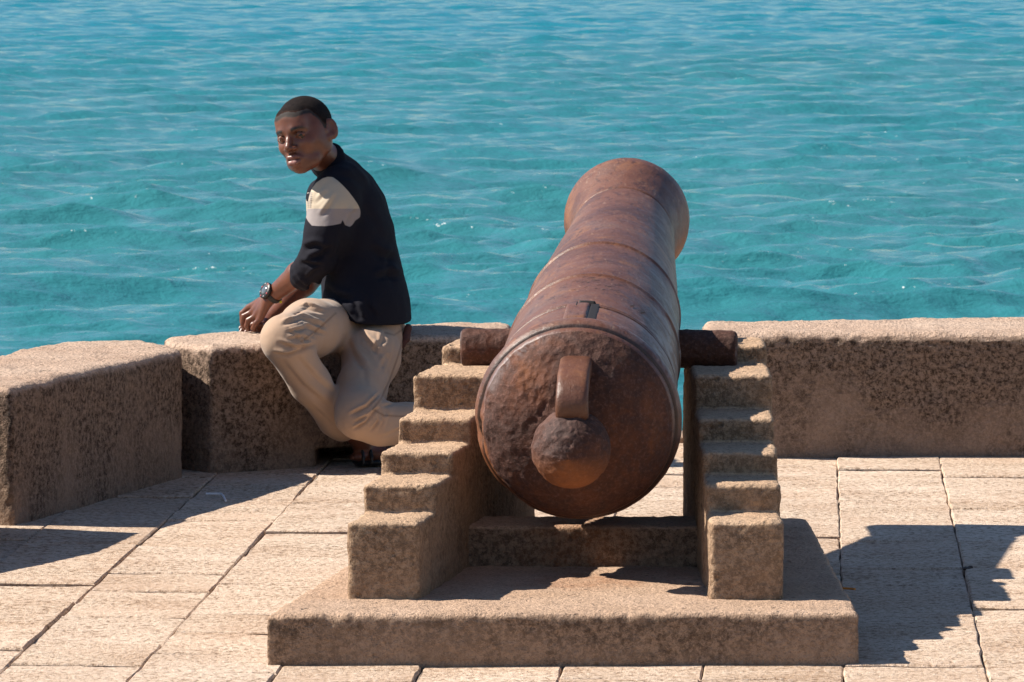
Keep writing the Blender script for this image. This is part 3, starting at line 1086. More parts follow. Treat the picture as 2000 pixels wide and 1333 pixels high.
    def add_stroke(*a, **k):
        b0 = len(marks)
        n_ = stroke(*a, **k)
        for i in range(n_):
            quads.append((b0 + 2 * i, b0 + 2 * i + 1, b0 + 2 * i + 3, b0 + 2 * i + 2))
    # "1 3" turned on its side near the right shoulder
    add_stroke(.300, .100, .335, .108); 
    for (p, q_) in (((.305, .116), (.300, .124)), ((.300, .124), (.315, .127)), ((.315, .127), (.320, .120)), ((.315, .127), (.332, .131)), ((.332, .131), (.338, .122))):
        add_stroke(p[0], p[1], q_[0], q_[1])
    for k in range(26):
        a = r2.uniform(.36, .50); s = r2.uniform(-.01, .075)
        add_stroke(a, s, a + r2.uniform(-.006, .014), s + r2.uniform(.004, .016), w=r2.uniform(.0006, .0014))
    for k in range(10):
        a = r2.uniform(.30, .50); s = r2.uniform(-.09, -.02)
        add_stroke(a, s, a + r2.uniform(-.01, .02), s + r2.uniform(.006, .02), w=r2.uniform(.0005, .001))
    M_ = np.array(marks); Q_ = np.array(quads)
    o = link('chiselled_marks', np_mesh('chiselled_marks', M_, Q_), [NT('mark_dark').done((.05, .025, .02), .8)])
    o['kind'] = 'stuff'
    hang(o, root)


build_cannon()

# ------------------------------------------------------------------ the boy
#PERSON
PTS = {}


def frame_axes(f, u):
    f = np.array(f, float); f /= np.linalg.norm(f)
    u = np.array(u, float); u -= f * (u @ f); u /= np.linalg.norm(u)
    l = np.cross(u, f)            # the head's left
    return np.stack([l, f, u], 1)


HC = D(593, 256, 14.70)
HM = frame_axes((-math.sin(R(30)), -math.cos(R(30)), -.04), (-.255, .0, .967))


def hp(x, y, z):
    return HC + HM @ np.array([x, y, z])


def tohead(V):
    return (V - HC) @ HM


# joints (measured in the photo, each with its own distance)
NB = D(661, 330, 14.83)
SH_N, EL_N, WR_N = D(655, 388, 14.70), D(612, 512, 14.67), D(527, 581, 14.78)
SH_F, EL_F, WR_F = D(640, 385, 15.0), D(632, 520, 15.08), D(527, 624, 14.92)
HIP_N, KN_N, AN_N = D(735, 655, 14.70), D(700, 806, 14.35), D(872, 830, 14.43)
HIP_F, KN_F, AN_F = D(655, 640, 14.80), D(556, 662, 14.32), D(722, 886, 14.60)


def finger(Fd, pts, r0, r1, k=.003):
    n = len(pts) - 1
    for i in range(n):
        a = r0 + (r1 - r0) * i / n; b = r0 + (r1 - r0) * (i + 1) / n
        Fd.capsule(pts[i], pts[i + 1], a, b, k)


def hairline(q0, q1):
    line = np.where(q1 > .012, .002 + .046 * np.clip((q1 - .012) / .022, 0, 1) ** .8, .002 + (q1 - .012) * .9)
    line = np.where(np.abs(q0) < .05, np.maximum(line, .040), line)
    line = np.where((q1 < 0) & (np.abs(q0) < .05), (q1 - .012) * .9, line)
    return line + .0035 * np.cos(q0 / .011) * (q1 > .045)


def build_person():
    # ---------------- body: one continuous surface
    lo = (-.79, 14.02, -.02); hi = (-.02, 15.22, 1.08)
    B = Field((-.80, 14.00, -.03), (-.03, 15.20, 1.10), .0040)
    # torso
    B.slab_chain([(D(725, 600, 14.82), .085, .13), (D(703, 500, 14.83), .078, .125), (D(690, 420, 14.84), .080, .135), (D(678, 370, 14.84), .055, .13)], (0, 1, 0), .03)
    B.chain([(NB, .047), (hp(0, -.030, -.055), .044)], .03)
    # arms
    B.chain([(SH_N, .046), (EL_N, .034)], .02)
    B.chain([(EL_N, .0345), (EL_N * .65 + WR_N * .35, .0350), (WR_N, .0225)], .012)
    B.chain([(SH_F, .046), (EL_F, .034)], .02)
    B.chain([(EL_F, .034), (EL_F * .65 + WR_F * .35, .033), (WR_F, .022)], .012)
    # legs under the trousers
    B.chain([(HIP_N, .05), (KN_N, .038), (AN_N, .030)], .01)
    B.chain([(HIP_F, .05), (KN_F, .036), (AN_F, .030)], .01)
    # feet
    for an, heel, ball, toe in ((AN_F, (-.375, 14.60, .035), (-.430, 14.575, .030), (-.455, 14.565, .028)),
                                (AN_N, (-.16, 14.42, .10), (-.235, 14.38, .035), (-.262, 14.37, .030))):
        B.chain([(an, .033), (np.array(heel), .026)], .02)
        B.slab_chain([(np.array(heel), .020, .026), (np.array(ball), .016, .036), (np.array(toe), .010, .032)], (0, 1, 0), .015)
    # near hand: the back of the hand slopes down from the watch, fingers hang over the far wrist
    kn = [D(486, 601, 14.845), D(491, 611, 14.82), D(499, 618, 14.80), D(509, 622, 14.785)]
    wr = WR_N
    for k_, q in enumerate(kn):
        w0 = wr + (q - wr) * .18 + np.array([0, (1.5 - k_) * .010, 0])
        B.capsule(w0, q, .0150, .0098, .010)
    tips = [[kn[0], D(473, 612, 14.855), D(473, 628, 14.86), D(475, 638, 14.86)],
            [kn[1], D(476, 618, 14.825), D(474, 632, 14.83), D(477, 640, 14.835)],
            [kn[2], D(485, 626, 14.805), D(482, 637, 14.81), D(485, 643, 14.82)],
            [kn[3], D(499, 633, 14.79), D(495, 641, 14.80), D(496, 645, 14.81)]]
    for t in tips: finger(B, t, .0092, .0070)
    finger(B, [wr + (kn[0] - wr) * .25, D(509, 596, 14.87), D(497, 610, 14.885), D(489, 622, 14.885)], .0120, .0078, .005)
    # far hand, resting as a loose fist on the wall
    kf = [D(486, 637, 14.93), D(490, 642, 14.905), D(496, 645, 14.88), D(504, 647, 14.86)]
    for k_, q in enumerate(kf):
        w0 = WR_F + (q - WR_F) * .2 + np.array([0, (1.5 - k_) * .009, 0])
        B.capsule(w0, q, .0145, .0100, .010)
    tf = [[kf[0], D(471, 641, 14.935), D(467, 648, 14.93)],
          [kf[1], D(474, 645, 14.905), D(470, 650, 14.90)],
          [kf[2], D(482, 649, 14.875), D(478, 652, 14.875)],
          [kf[3], D(492, 651, 14.855), D(487, 653, 14.855)]]
    for t in tf: finger(B, t, .0092, .0072)
    finger(B, [WR_F + (kf[3] - WR_F) * .3, D(508, 636, 14.85), D(496, 634, 14.845), D(488, 637, 14.85)], .0115, .0075, .004)

    # ---------------- head
    def he(c, r, k=.01, sub=False, rot=None):
        M = HM if rot is None else HM @ rot
        B.ell(hp(*c), r, M, k, sub)
    he((0, -.014, .022), (.0715, .090, .076))
    he((0, .020, -.030), (.059, .062, .078), .02)
    he((0, .048, -.094), (.025, .026, .021), .022)
    for s in (-1, 1):
        B.chain([(hp(s * .053, -.008, -.058), .017), (hp(s * .032, .032, -.087), .016), (hp(s * .009, .056, -.099), .014)], .022)
        he((s * .035, .051, -.038), (.023, .022, .020), .018)
        he((s * .062, .0, -.02), (.014, .04, .05), .02)
    B.chain([(hp(-.040, .064, .006), .0095), (hp(-.018, .0765, .004), .010), (hp(.018, .0765, .004), .010), (hp(.040, .064, .006), .0095)], .014)
    he((0, .060, .035), (.050, .024, .034), .02)
    he((0, .060, -.074), (.030, .026, .026), .016)
    for s in (-1, 1):
        he((s * .0325, .083, -.013), (.0185, .016, .0125), .009, True)
        he((s * .0325, .0570, -.013), (.0100, .0100, .0100), .002)
        # lids
        B.chain([(hp(s * .018, .0740, -.0135), .0030), (hp(s * .030, .0785, -.0082), .0040), (hp(s * .047, .0700, -.0110), .0030)], .003)
        B.chain([(hp(s * .018, .0740, -.0150), .0030), (hp(s * .032, .0765, -.0190), .0030), (hp(s * .047, .0695, -.0145), .0028)], .004)
    # nose
    B.chain([(hp(0, .080, -.004), .0075), (hp(0, .0885, -.024), .0080), (hp(0, .0985, -.040), .0105)], .010)
    he((0, .097, -.044), (.0115, .012, .0090), .006)
    for s in (-1, 1):
        he((s * .0140, .0880, -.0465), (.0082, .0110, .0075), .005)
        he((s * .0075, .0960, -.0545), (.0042, .0050, .0040), .002, True)
    # mouth
    B.chain([(hp(-.0245, .0760, -.0775), .0040), (hp(-.010, .0885, -.0708), .0074), (hp(0, .0900, -.0718), .0066), (hp(.010, .0885, -.0708), .0074), (hp(.0245, .0760, -.0775), .0040)], .006)
    B.chain([(hp(-.0225, .0755, -.0795), .0040), (hp(-.009, .0868, -.0862), .0088), (hp(.009, .0868, -.0862), .0088), (hp(.0225, .0755, -.0795), .0040)], .006)
    B.chain  # (mouth parted a little)
    for a, b in (((-.021, .085, -.0790), (0, .0985, -.0785)), ((0, .0985, -.0785), (.021, .085, -.0790))):
        B.capsule(hp(*a), hp(*b), .0022, .0034, .0025, sub=True)
    # ears
    for s in (-1, 1):
        ca, sa = math.cos(s * .60), math.sin(s * .60)
        rot = np.array([[ca, -sa, 0], [sa, ca, 0], [0, 0, 1.]])
        he((s * .0830, -.018, -.012), (.0080, .0200, .0320), .006, rot=rot)
        he((s * .0900, -.012, -.008), (.0075, .0115, .0210), .004, True, rot=rot)
        he((s * .0750, -.004, -.034), (.0070, .0090, .0110), .006, rot=rot)
        he((s * .0765, .002, -.014), (.0045, .0045, .0070), .004)
    V, Fc = B.mesh()
    N = normals(V, Fc)
    L = tohead(V)
    hd = np.linalg.norm(L, axis=1) < .2
    # masks for lips, brows, nail-side creases
    def blob(c, r):
        q = (L - np.array(c)) / np.array(r)
        return np.clip(1.6 - np.linalg.norm(q, axis=1) * 1.3, 0, 1)
    lip = np.maximum.reduce([blob((0, .088, -.0725), (.024, .02, .0075)), blob((0, .087, -.0855), (.0215, .02, .0095))]) * hd
    lowlip = blob((0, .089, -.0850), (.017, .02, .007)) * hd
    ax_, az_ = np.abs(L[:, 0]), L[:, 2]
    bz = .0085 - ((ax_ - .030) / .05) ** 2 * .03
    brow = np.clip(1.5 - np.abs(az_ - bz) / .0042, 0, 1) * np.clip((ax_ - .012) / .004, 0, 1) * np.clip((.052 - ax_) / .006, 0, 1) * (L[:, 1] > .045) * hd
    mouth = blob((0, .084, -.0788), (.021, .02, .0026)) * (L[:, 1] < .0885) * hd
    stub = np.clip(1 - (hairline(L[:, 0], L[:, 1]) - L[:, 2]) / .014, 0, 1) * hd * (L[:, 2] > -.04) * (np.abs(L[:, 0]) < .079)
    V = V + N * (.0005 * fbm(V, 60, 2, 3))[:, None]
    n = NT('skin')
    v = n.coord()
    c = n.mix(n.ramp(n.noise(v, 14, 4, .6), [(.3, (0, 0, 0)), (.7, (1, 1, 1))]), (.105, .037, .021), (.185, .066, .037))
    c = n.mix(n.attr('lip'), c, (.17, .065, .055))
    c = n.mix(n.attr('lowlip'), c, (.34, .17, .15))
    c = n.mix(n.attr('brow'), c, (.012, .008, .007))
    c = n.mix(n.attr('mouth'), c, (.02, .006, .005))
    hairs = n.ramp(n.math('ADD', n.attr('stubble'), n.math('MULTIPLY', n.math('SUBTRACT', n.noise(v, 300, 3, .8), .5), 1.6)), [(.35, (0, 0, 0)), (.8, (1, 1, 1))])
    c = n.mix(n.math('MULTIPLY', hairs, n.math('MULTIPLY', n.attr('stubble'), 1.3, True)), c, (.022, .015, .013))
    b_ = n.bump(n.noise(v, 320, 3, .7), .12, .002)
    n.b.inputs['Subsurface Weight'].default_value = .12
    n.b.inputs['Subsurface Radius'].default_value = (.6, .25, .12)
    n.b.inputs['Subsurface Scale'].default_value = .012
    skin = n.done(c, n.math('ADD', .36, n.math('MULTIPLY', n.attr('stubble'), .45)), b_, .5)
    root = link('person', np_mesh('person', V, Fc, {'lip': lip, 'lowlip': lowlip, 'brow': brow, 'mouth': mouth, 'stubble': stub}), [skin])
    tag(root, 'boy in a navy sweatshirt and khaki trousers sitting on the parapet, looking back', 'person')

    def child(name, V, Fc, mats, attrs=None, parent=None, smooth=True):
        o = link(name, np_mesh(name, V, Fc, attrs), mats, smooth=smooth)
        o.parent = parent or root
        return o

    # ---------------- hair, cropped close
    Hh = Field(hp(0, 0, 0) - .14, hp(0, 0, 0) + .15, .0032)

    def hair(X, Y, Z):
        q = [(X - HC[0]) * HM[0, i] + (Y - HC[1]) * HM[1, i] + (Z - HC[2]) * HM[2, i] for i in range(3)]
        d = None
        for c, r in (((0, -.014, .022), (.0715, .090, .076)), ((0, .060, .035), (.050, .024, .034)), ((-.062, 0, -.02), (.014, .04, .05)), ((.062, 0, -.02), (.014, .04, .05)), ((0, .020, -.030), (.059, .062, .078))):
            e = [(q[i] - c[i]) for i in range(3)]
            k0 = np.sqrt(sum((e[i] / r[i]) ** 2 for i in range(3))); k1 = np.sqrt(sum((e[i] / r[i] ** 2) ** 2 for i in range(3))) + 1e-9
            dd = k0 * (k0 - 1) / k1
            if d is None: d = dd
            else:
                h = np.clip(.5 + .5 * (d - dd) / .02, 0, 1)
                d = d * (1 - h) + dd * h - .02 * h * (1 - h)
        d = d - .0022
        # hairline: high across the forehead, down in front of the ear, low at the nape
        line = hairline(q[0], q[1])
        line = line + .006
        d = d + .0026 * np.clip(1 - (q[2] - line) / .018, 0, 1)
        return np.maximum(d, (line - q[2]) * .75)
    Hh.add(hair, hp(0, 0, 0) - .13, hp(0, 0, 0) + .14, .001)
    V, Fc = Hh.mesh()
    N = normals(V, Fc)
    V = V + N * (.0006 * vnoise(V, 330, 4) + .0004 * vnoise(V, 700, 6))[:, None]
    n = NT('cropped_hair')
    v = n.coord()
    c = n.ramp(n.noise(v, 230, 4, .9), [(.36, (.003, .0022, .0026)), (.64, (.026, .018, .016))])
    b_ = n.bump(n.noise(v, 520, 2, .8), .6, .003)
    Lh = tohead(V)
    thin = np.clip(1 - (Lh[:, 2] - hairline(Lh[:, 0], Lh[:, 1]) - .006) / .016, 0, 1)
    fl = n.ramp(n.math('ADD', n.math('MULTIPLY', n.attr('thin'), .55), n.math('MULTIPLY', n.noise(v, 260, 3, .8), .6)), [(.55, (0, 0, 0)), (.78, (1, 1, 1))])
    c = n.mix(n.math('MULTIPLY', fl, .6), c, (.08, .030, .019))
    child('hair', V, Fc, [n.done(c, .85, b_, .12)], {'thin': thin})

    # ---------------- eyes
    ew = NT('eye_white').done((.34, .28, .24), .3)
    ei = NT('iris').done((.012, .007, .005), .12)
    for s in (-1, 1):
        bm = __import__('bmesh').new()
        __import__('bmesh').ops.create_uvsphere(bm, u_segments=20, v_segments=14, radius=.0126)
        # the gaze is towards the camera: the pole is turned there
        gaze = (np.array([0, 0, EYE]) - hp(s * .0325, .0662, -.013)); gaze /= np.linalg.norm(gaze)
        gz = Vector(gaze).to_track_quat('Z', 'Y').to_matrix()
        for vv in bm.verts: vv.co = gz @ vv.co + Vector(hp(s * .0325, .0662, -.013))
        me = bpy.data.meshes.new('eye')
        bm.to_mesh(me); bm.free()
        o = link('eye', me, [ew, ei]); o.parent = root
        g = Vector(gaze); cc = Vector(hp(s * .0325, .0662, -.013))
        for p in me.polygons:
            p.material_index = 1 if (p.center - cc).normalized().dot(g) > .66 else 0

    # ---------------- trousers
    T = Field((-.76, 14.10, .0), (-.08, 15.10, .52), .0036)
    T.slab_chain([(D(728, 628, 14.80), .088, .135), (D(735, 606, 14.82), .082, .13)], (0, 1, 0), .03)
    T.chain([(D(736, 656, 14.73), .083), (D(725, 700, 14.61), .079), (D(706, 760, 14.48), .067), (D(703, 806, 14.36), .0680)], .03)
    T.chain([(D(704, 812, 14.355), .0680), (D(742, 828, 14.37), .0590), (D(790, 829, 14.40), .0570), (D(830, 827, 14.42), .054), (D(868, 830, 14.43), .054)], .022)
    T.chain([(D(665, 636, 14.77), .082), (D(605, 642, 14.50), .080), (D(556, 662, 14.32), .0660)], .03)
    T.chain([(D(556, 666, 14.31), .0650), (D(606, 750, 14.39), .0560), (D(654, 818, 14.48), .0480), (D(668, 832, 14.50), .046)], .022)
    # hollow of the bent knee, near leg
    T.capsule(D(772, 762, 14.36), D(822, 772, 14.36), .012, .016, .03, sub=True)
    V, Fc = T.mesh()
    V = relax(V, Fc, 4, .5)
    N = normals(V, Fc)
    V = V + N * (.0030 * fbm(V * [1, 1, .6], 9, 3, 4) + .0009 * fbm(V, 34, 2, 9))[:, None]
    near = 14.52
    cr = [  # thigh of the far leg: fan of creases from the groin
        ([(556, 622), (600, 600), (634, 612)], 5.0, .0060),
        ([(548, 636), (590, 622), (640, 640)], 5.0, .0065),
        ([(556, 650), (600, 640), (640, 655)], 4.5, .0050),
        ([(560, 664), (590, 658), (618, 672)], 4, .0035),
        ([(582, 672), (612, 655), (648, 618)], 3.0, .0030),
        # behind the far knee
        ([(540, 668), (575, 680), (602, 676), (618, 672)], 5, .0070),
        ([(532, 690), (560, 694), (590, 684), (606, 674)], 5, .0075),
        ([(560, 640), (585, 662), (594, 680)], 4, .0045),
        # shin of the far leg, long soft folds
        ([(548, 700), (590, 752), (648, 800)], 8, .0045),
        ([(578, 694), (620, 742), (656, 770)], 8, .0040),
        ([(600, 786), (640, 820), (664, 850)], 6, .0030),
        # hip of the near leg: the shirt hem pulls it
        ([(676, 650), (690, 690), (712, 720), (716, 760)], 9, .0080),
        ([(700, 644), (716, 668), (740, 690), (748, 720)], 8, .0085),
        ([(752, 642), (744, 676), (752, 700), (742, 730)], 8, .0070),
        ([(772, 650), (768, 690), (752, 740)], 6, .0040),
        ([(790, 655), (776, 700), (758, 745), (742, 790)], 4, .0040),
        # bend of the near knee
        ([(680, 812), (715, 795), (745, 765)], 4, .0060),
        ([(690, 826), (720, 812), (742, 795)], 4, .0060),
        ([(688, 840), (712, 826), (732, 806)], 4, .0065),
        ([(722, 845), (736, 824), (738, 798)], 4, .0060),
        ([(738, 843), (748, 822), (742, 794)], 4, .0050),
        ([(752, 838), (760, 815), (752, 794)], 5, .0040),
        ([(745, 795), (775, 786), (806, 790)], 4, .0035),
        ([(740, 858), (775, 842), (806, 838)], 5, .0030),
    ]
    V = folds(V, N, [(p_, w_ * .78, a_) for p_, w_, a_ in cr], gain=1.45)
    V = folds(V, normals(V, Fc), [([(556, 612), (590, 596), (626, 600)], 3.0, .004), ([(552, 629), (588, 614), (628, 622)], 3.0, .0045), ([(553, 643), (590, 633), (622, 640)], 3.0, .004), ([(700, 652), (706, 672), (724, 690)], 4, .005), ([(735, 646), (738, 668), (728, 690)], 4, .005), ([(665, 690), (668, 740), (660, 790)], 7, .004), ([(640, 700), (655, 712), (662, 730)], 4, .003)])
    N = normals(V, Fc)
    n = NT('khaki_cotton')
    v = n.coord()
    c = n.mix(n.noise(v, 9, 4, .6), (.38, .25, .17), (.47, .325, .23))
    c = n.mix(n.math('MULTIPLY', n.attr('seam'), .55), c, (.13, .08, .05))
    wv = n.noise(n_scaled(n, v, (1, 1, 1)), 700, 2, .6)
    b_ = n.bump(n.noise(v, 28, 4, .6), .18, .006)
    b_ = n.bump(wv, .25, .001, b_)
    n.b.inputs['Sheen Weight'].default_value = .15
    px_, py_ = proj(V)
    seam = np.zeros(len(V))
    for pl in ([(656, 612), (625, 640), (588, 668)], [(796, 640), (788, 660), (776, 700), (762, 740), (744, 780), (728, 800)], [(792, 640), (770, 655), (752, 650)], [(728, 800), (750, 812), (812, 815)]):
        d_, _ = seg_dist2(px_, py_, pl)
        seam = np.maximum(seam, np.clip(1.4 - d_ / 1.9, 0, 1))
    seam *= N[:, 1] < .1
    tr = child('trousers', V, Fc, [n.done(c, .88, b_, .25)], {'seam': seam})

    # ---------------- shirt
    Sf = Field((-.66, 14.38, .28), (-.08, 15.30, .98), .0042)
    ch = [(D(722, 636, 14.79), .118, .215), (D(717, 600, 14.79), .117, .200), (D(711, 565, 14.80), .110, .172), (D(705, 520, 14.82), .106, .160), (D(698, 455, 14.83), .100, .160),
          (D(688, 402, 14.84), .089, .158), (D(678, 368, 14.84), .066, .140), (D(668, 344, 14.84), .048, .085)]
    Sf.slab_chain(ch, (0, 1, 0), .035)
    Sf.chain([(D(672, 352, 14.74), .052), (D(658, 372, 14.69), .058), (D(651, 402, 14.67), .065), (D(638, 455, 14.66), .059), (D(620, 505, 14.66), .053)], .03)
    Sf.chain([(D(620, 505, 14.66), .052), (D(604, 526, 14.68), .0445), (D(593, 540, 14.695), .041)], .012)
    Sf.chain([(SH_F, .065), (D(640, 460, 15.06), .06), (D(628, 515, 15.08), .05)], .03)
    # rolled cuff
    cdir = WR_N - EL_N; cdir /= np.linalg.norm(cdir)
    cc = D(593, 539, 14.692)
    t1 = np.cross(cdir, [0, 0, 1.]); t1 /= np.linalg.norm(t1); t2 = np.cross(t1, cdir)
    for off, rr, tk in ((0, .0385, .0090), (-.020, .0420, .0085)):
        ring = [cc + cdir * off + rr * (math.cos(t) * t1 + math.sin(t) * t2) for t in np.linspace(0, 2 * math.pi, 15)]
        for a, b in zip(ring[:-1], ring[1:]): Sf.capsule(a, b, tk, tk, .004)
    # collar
    nk = hp(0, -.030, -.060)
    Sf.chain([(NB + np.array([.002, 0, -.02]), .060), (NB + (nk - NB) * .42, .0505)], .02)
    cn = (nk - NB) / np.linalg.norm(nk - NB)
    u1 = np.cross(cn, [0, 1, 0]); u1 /= np.linalg.norm(u1); u2 = np.cross(cn, u1)
    c0 = NB + (nk - NB) * .46
    ring = [c0 + .0465 * (math.cos(t) * u1 + math.sin(t) * u2) for t in np.linspace(0, 2 * math.pi, 19)]
    for a, b in zip(ring[:-1], ring[1:]): Sf.capsule(a, b, .0080, .0080, .008)

    # cut the hem: lower at the back, lifted over the thigh in front
    def hem(X, Y, Z):
        hz = np.interp((X + .40) / 1.0, [-.16, -.115, -.045, .02, .12], [D(640, 606, 14.7)[2], D(648, 607, 14.7)[2], D(700, 628, 14.7)[2], D(740, 632, 14.7)[2], D(800, 633, 14.7)[2]])
        return (Z - hz - .0 * Y)
    Sf.sub(hem, (-.66, 14.38, .28), (-.08, 15.30, .50), .006)
    # opening between arm and belly where the sea shows
    Sf.capsule(D(612, 560, 14.3), D(612, 560, 15.3), .012, .012, .010, sub=True)
    # inside of the near sleeve mouth and of the neck
    V, Fc = Sf.mesh()
    V = relax(V, Fc, 4, .5)
    N = normals(V, Fc)
    V = V + N * (.0040 * fbm(V * [1, 1, .7], 8, 3, 14) + .0012 * fbm(V, 30, 2, 19))[:, None]
    cs = [
        ([(600, 510), (625, 500), (650, 478)], 6, .0075),
        ([(592, 488), (615, 480), (640, 486)], 6, .0060),
        ([(585, 512), (608, 518), (632, 520)], 5, .0065),
        ([(600, 545), (612, 532), (630, 524)], 4, .0045),
        ([(676, 446), (684, 425), (696, 408)], 6, .0080),
        ([(626, 425), (645, 400), (658, 376)], 5, .0050),
        ([(612, 400), (628, 385), (640, 372)], 5, .0035),
        ([(668, 452), (665, 480), (650, 512)], 9, .0085),
        ([(632, 560), (660, 580), (690, 588)], 7, .0075),
        ([(690, 590), (700, 610), (705, 626)], 6, .0080),
        ([(716, 575), (722, 600), (735, 622)], 6, .0070),
        ([(655, 590), (672, 606), (684, 620)], 6, .0050),
        ([(770, 470), (758, 520), (772, 560)], 8, .0070),
        ([(720, 480), (745, 500), (778, 505)], 8, .0065),
        ([(730, 545), (760, 535), (785, 545)], 7, .0060),
        ([(712, 400), (735, 440), (745, 470)], 9, .0050),
        ([(650, 338), (690, 345), (715, 365)], 8, .0045),
        ([(640, 345), (622, 372), (608, 400)], 5, .0040),
    ]
    V = folds(V, N, cs, gain=1.5)
    # navy body, cream band over a grey band on the upper arms
    axn = (EL_N - SH_N); axn /= np.linalg.norm(axn)

    def band(V, sh, el):
        a = el - sh; L = np.linalg.norm(a); a = a / L
        t = (V - sh) @ a
        r = np.linalg.norm(V - sh - t[:, None] * a, axis=1)
        return t, r
    px_, py_ = proj(V)
    cream = np.full(len(V), -1.0); grey = np.full(len(V), -1.0)
    # raglan seam: a plane through (612,366),(652,347),(704,405); lower edges level with the ground
    seam = poly_sdf(px_, py_, [(604, 384), (609, 369), (617, 358), (630, 349), (640, 346), (650, 346.5), (659, 353), (670, 363), (681, 375), (691, 388), (699, 400), (703.5, 410),
                               (704, 418), (703, 425), (694, 431), (688, 440), (683, 443.5), (674, 440), (669, 429), (666, 437), (652, 440), (638, 442), (622, 442), (609, 441),
                               (602, 433), (597, 424), (598.5, 412), (601, 398)])
    nearm = V[:, 1] < 14.72
    ins_ = np.where(nearm, -seam * .02, -1)
    cream = np.clip(np.minimum(ins_, (408 - py_) * .03) * 4 + .5, 0, 1) * nearm
    grey = np.clip(ins_ * 4 + .5, 0, 1) * nearm
    tF, rF = band(V, SH_F, EL_F)
    farm = (V[:, 1] > 14.98) & (rF < .075)
    grey = np.where(farm & (tF > .01) & (tF < .075), 1.0, grey); cream = np.where(farm & (tF > .01) & (tF < .045), 1.0, cream)
    n = NT('sweatshirt_knit')
    v = n.coord()
    c = n.mix(n.noise(v, 6, 3), (.0070, .0068, .0120), (.0125, .0120, .0190))
    hardg = n.ramp(n.attr('grey'), [(.45, (0, 0, 0)), (.55, (1, 1, 1))])
    hardc = n.ramp(n.attr('cream'), [(.45, (0, 0, 0)), (.55, (1, 1, 1))])
    c = n.mix(hardg, c, (.29, .255, .25))
    c = n.mix(hardc, c, (.47, .39, .30))
    b_ = n.bump(n.noise(v, 24, 4, .6), .25, .008)
    b_ = n.bump(n.noise(v, 600, 2), .3, .001, b_)
    sh = child('sweatshirt', V, Fc, [n.done(c, .9, b_, .2)], {'cream': cream, 'grey': grey})

    # lettered print on the chest, seen almost edge on: short pale bars
    from mathutils.bvhtree import BVHTree
    tree = BVHTree.FromPolygons([tuple(x) for x in V], [tuple(int(i) for i in f) for f in Fc])
    pm = NT('print_ink').done((.30, .26, .24), .8)
    vs, fs = [], []
    org = Vector((0, 0, EYE))
    for k in range(9):
        y0 = 377 + k * 3.4
        for (xa, xb) in ((600.5 + .1 * k, 604), (605.5, 610 - .25 * k)):
            quad = []
            for (x, y) in ((xa, y0), (xb, y0 - .8), (xb, y0 + 1.0), (xa, y0 + 1.8)):
                d_ = Vector(D(x, y, 14.5)) - org
                hit = tree.ray_cast(org, d_.normalized())
                if hit[0] is None: break
                quad.append(hit[0] + hit[1] * .0012)
            if len(quad) == 4 and max((quad[i] - quad[0]).length for i in range(4)) < .04:
                b0 = len(vs); vs += [tuple(q) for q in quad]; fs.append((b0, b0 + 1, b0 + 2, b0 + 3))
    if fs:
        me = bpy.data.meshes.new('chest_print'); me.from_pydata(vs, [], fs)
        o = link('chest_print', me, [pm], smooth=False); o.parent = sh; o['kind'] = 'stuff'

    # belt end and red lining at the hip
    Bl = Field(D(800, 655, 14.7) - .05, D(800, 655, 14.7) + .05, .004)
    Bl.chain([(D(797, 640, 14.70), .010), (D(792, 662, 14.69), .012), (D(786, 678, 14.68), .006)], .01)
    V2, F2 = Bl.mesh()
    V2 = V2 + normals(V2, F2) * (.0035 * fbm(V2, 60, 2, 3))[:, None]
    child('back_pocket_cloth', V2, F2, [NT('dark_red_cloth').done((.06, .018, .014), .8)])

    # ---------------- watch
    wdir = (WR_N - EL_N) / np.linalg.norm(WR_N - EL_N)
    wc = WR_N - wdir * .018
    w1 = np.cross(wdir, [0, 0, 1.]); w1 /= np.linalg.norm(w1); w2 = np.cross(w1, wdir)
    Wf = Field(wc - .05, wc + .05, .0022)
    ring = [wc + .0255 * (math.cos(t) * w1 + math.sin(t) * w2) for t in np.linspace(0, 2 * math.pi, 21)]
    for a, b in zip(ring[:-1], ring[1:]):
        Wf.slab_chain([(a, .0035, .0085), (b, .0035, .0085)], wdir, .002)
    black = NT('black_rubber').done((.012, .011, .012), .45)
    V2, F2 = Wf.mesh()
    watch = child('wrist_watch', V2, F2, [black])
    # case sits on the thumb side, turned to the upper left
    nrm = np.array([-.60, -.62, .50]); nrm -= wdir * (nrm @ wdir); nrm /= np.linalg.norm(nrm)
    sdv = np.cross(wdir, nrm)
    c1 = wc + nrm * .027

    def disc(name, c, r, h, mat, par, seg=28, bev=.0015):
        prof = [(0, 0), (0, r), (h - bev, r), (h, r - bev), (h, 0.0)]
        V3, F3, _ = lathe(c, nrm, wdir, sdv, [(a, max(x, 1e-5)) for a, x in prof], seg, .02)
        N3 = normals(V3, F3)
        if ((V3 - V3.mean(0)) * N3).sum() < 0: F3 = F3[:, ::-1]
        o = link(name, np_mesh(name, V3, F3), [mat], smooth=False)
        o.parent = par
        return o
    disc('watch_case', c1 - nrm * .003, .0245, .0100, black, watch)
    disc('watch_dial', c1 + nrm * .0071, .0135, .0016, NT('dial').done((.10, .12, .14), .15), watch)
    red = NT('red_trim').done((.35, .02, .03), .5)
    for k in range(8):
        t = 2 * math.pi * k / 8 + .3
        disc('bezel_mark', c1 + nrm * .0060 + .0200 * (math.cos(t) * wdir + math.sin(t) * sdv), .0028, .0020, red if k % 2 else NT('pale_trim').done((.25, .25, .26), .4), watch, 10, .0004)
    disc('strap_tip', wc - w2 * .026 - w1 * .0 + np.array([.012, -.008, .0]), .004, .004, NT('yellow_trim').done((.6, .5, .02), .5), watch, 10, .0005)

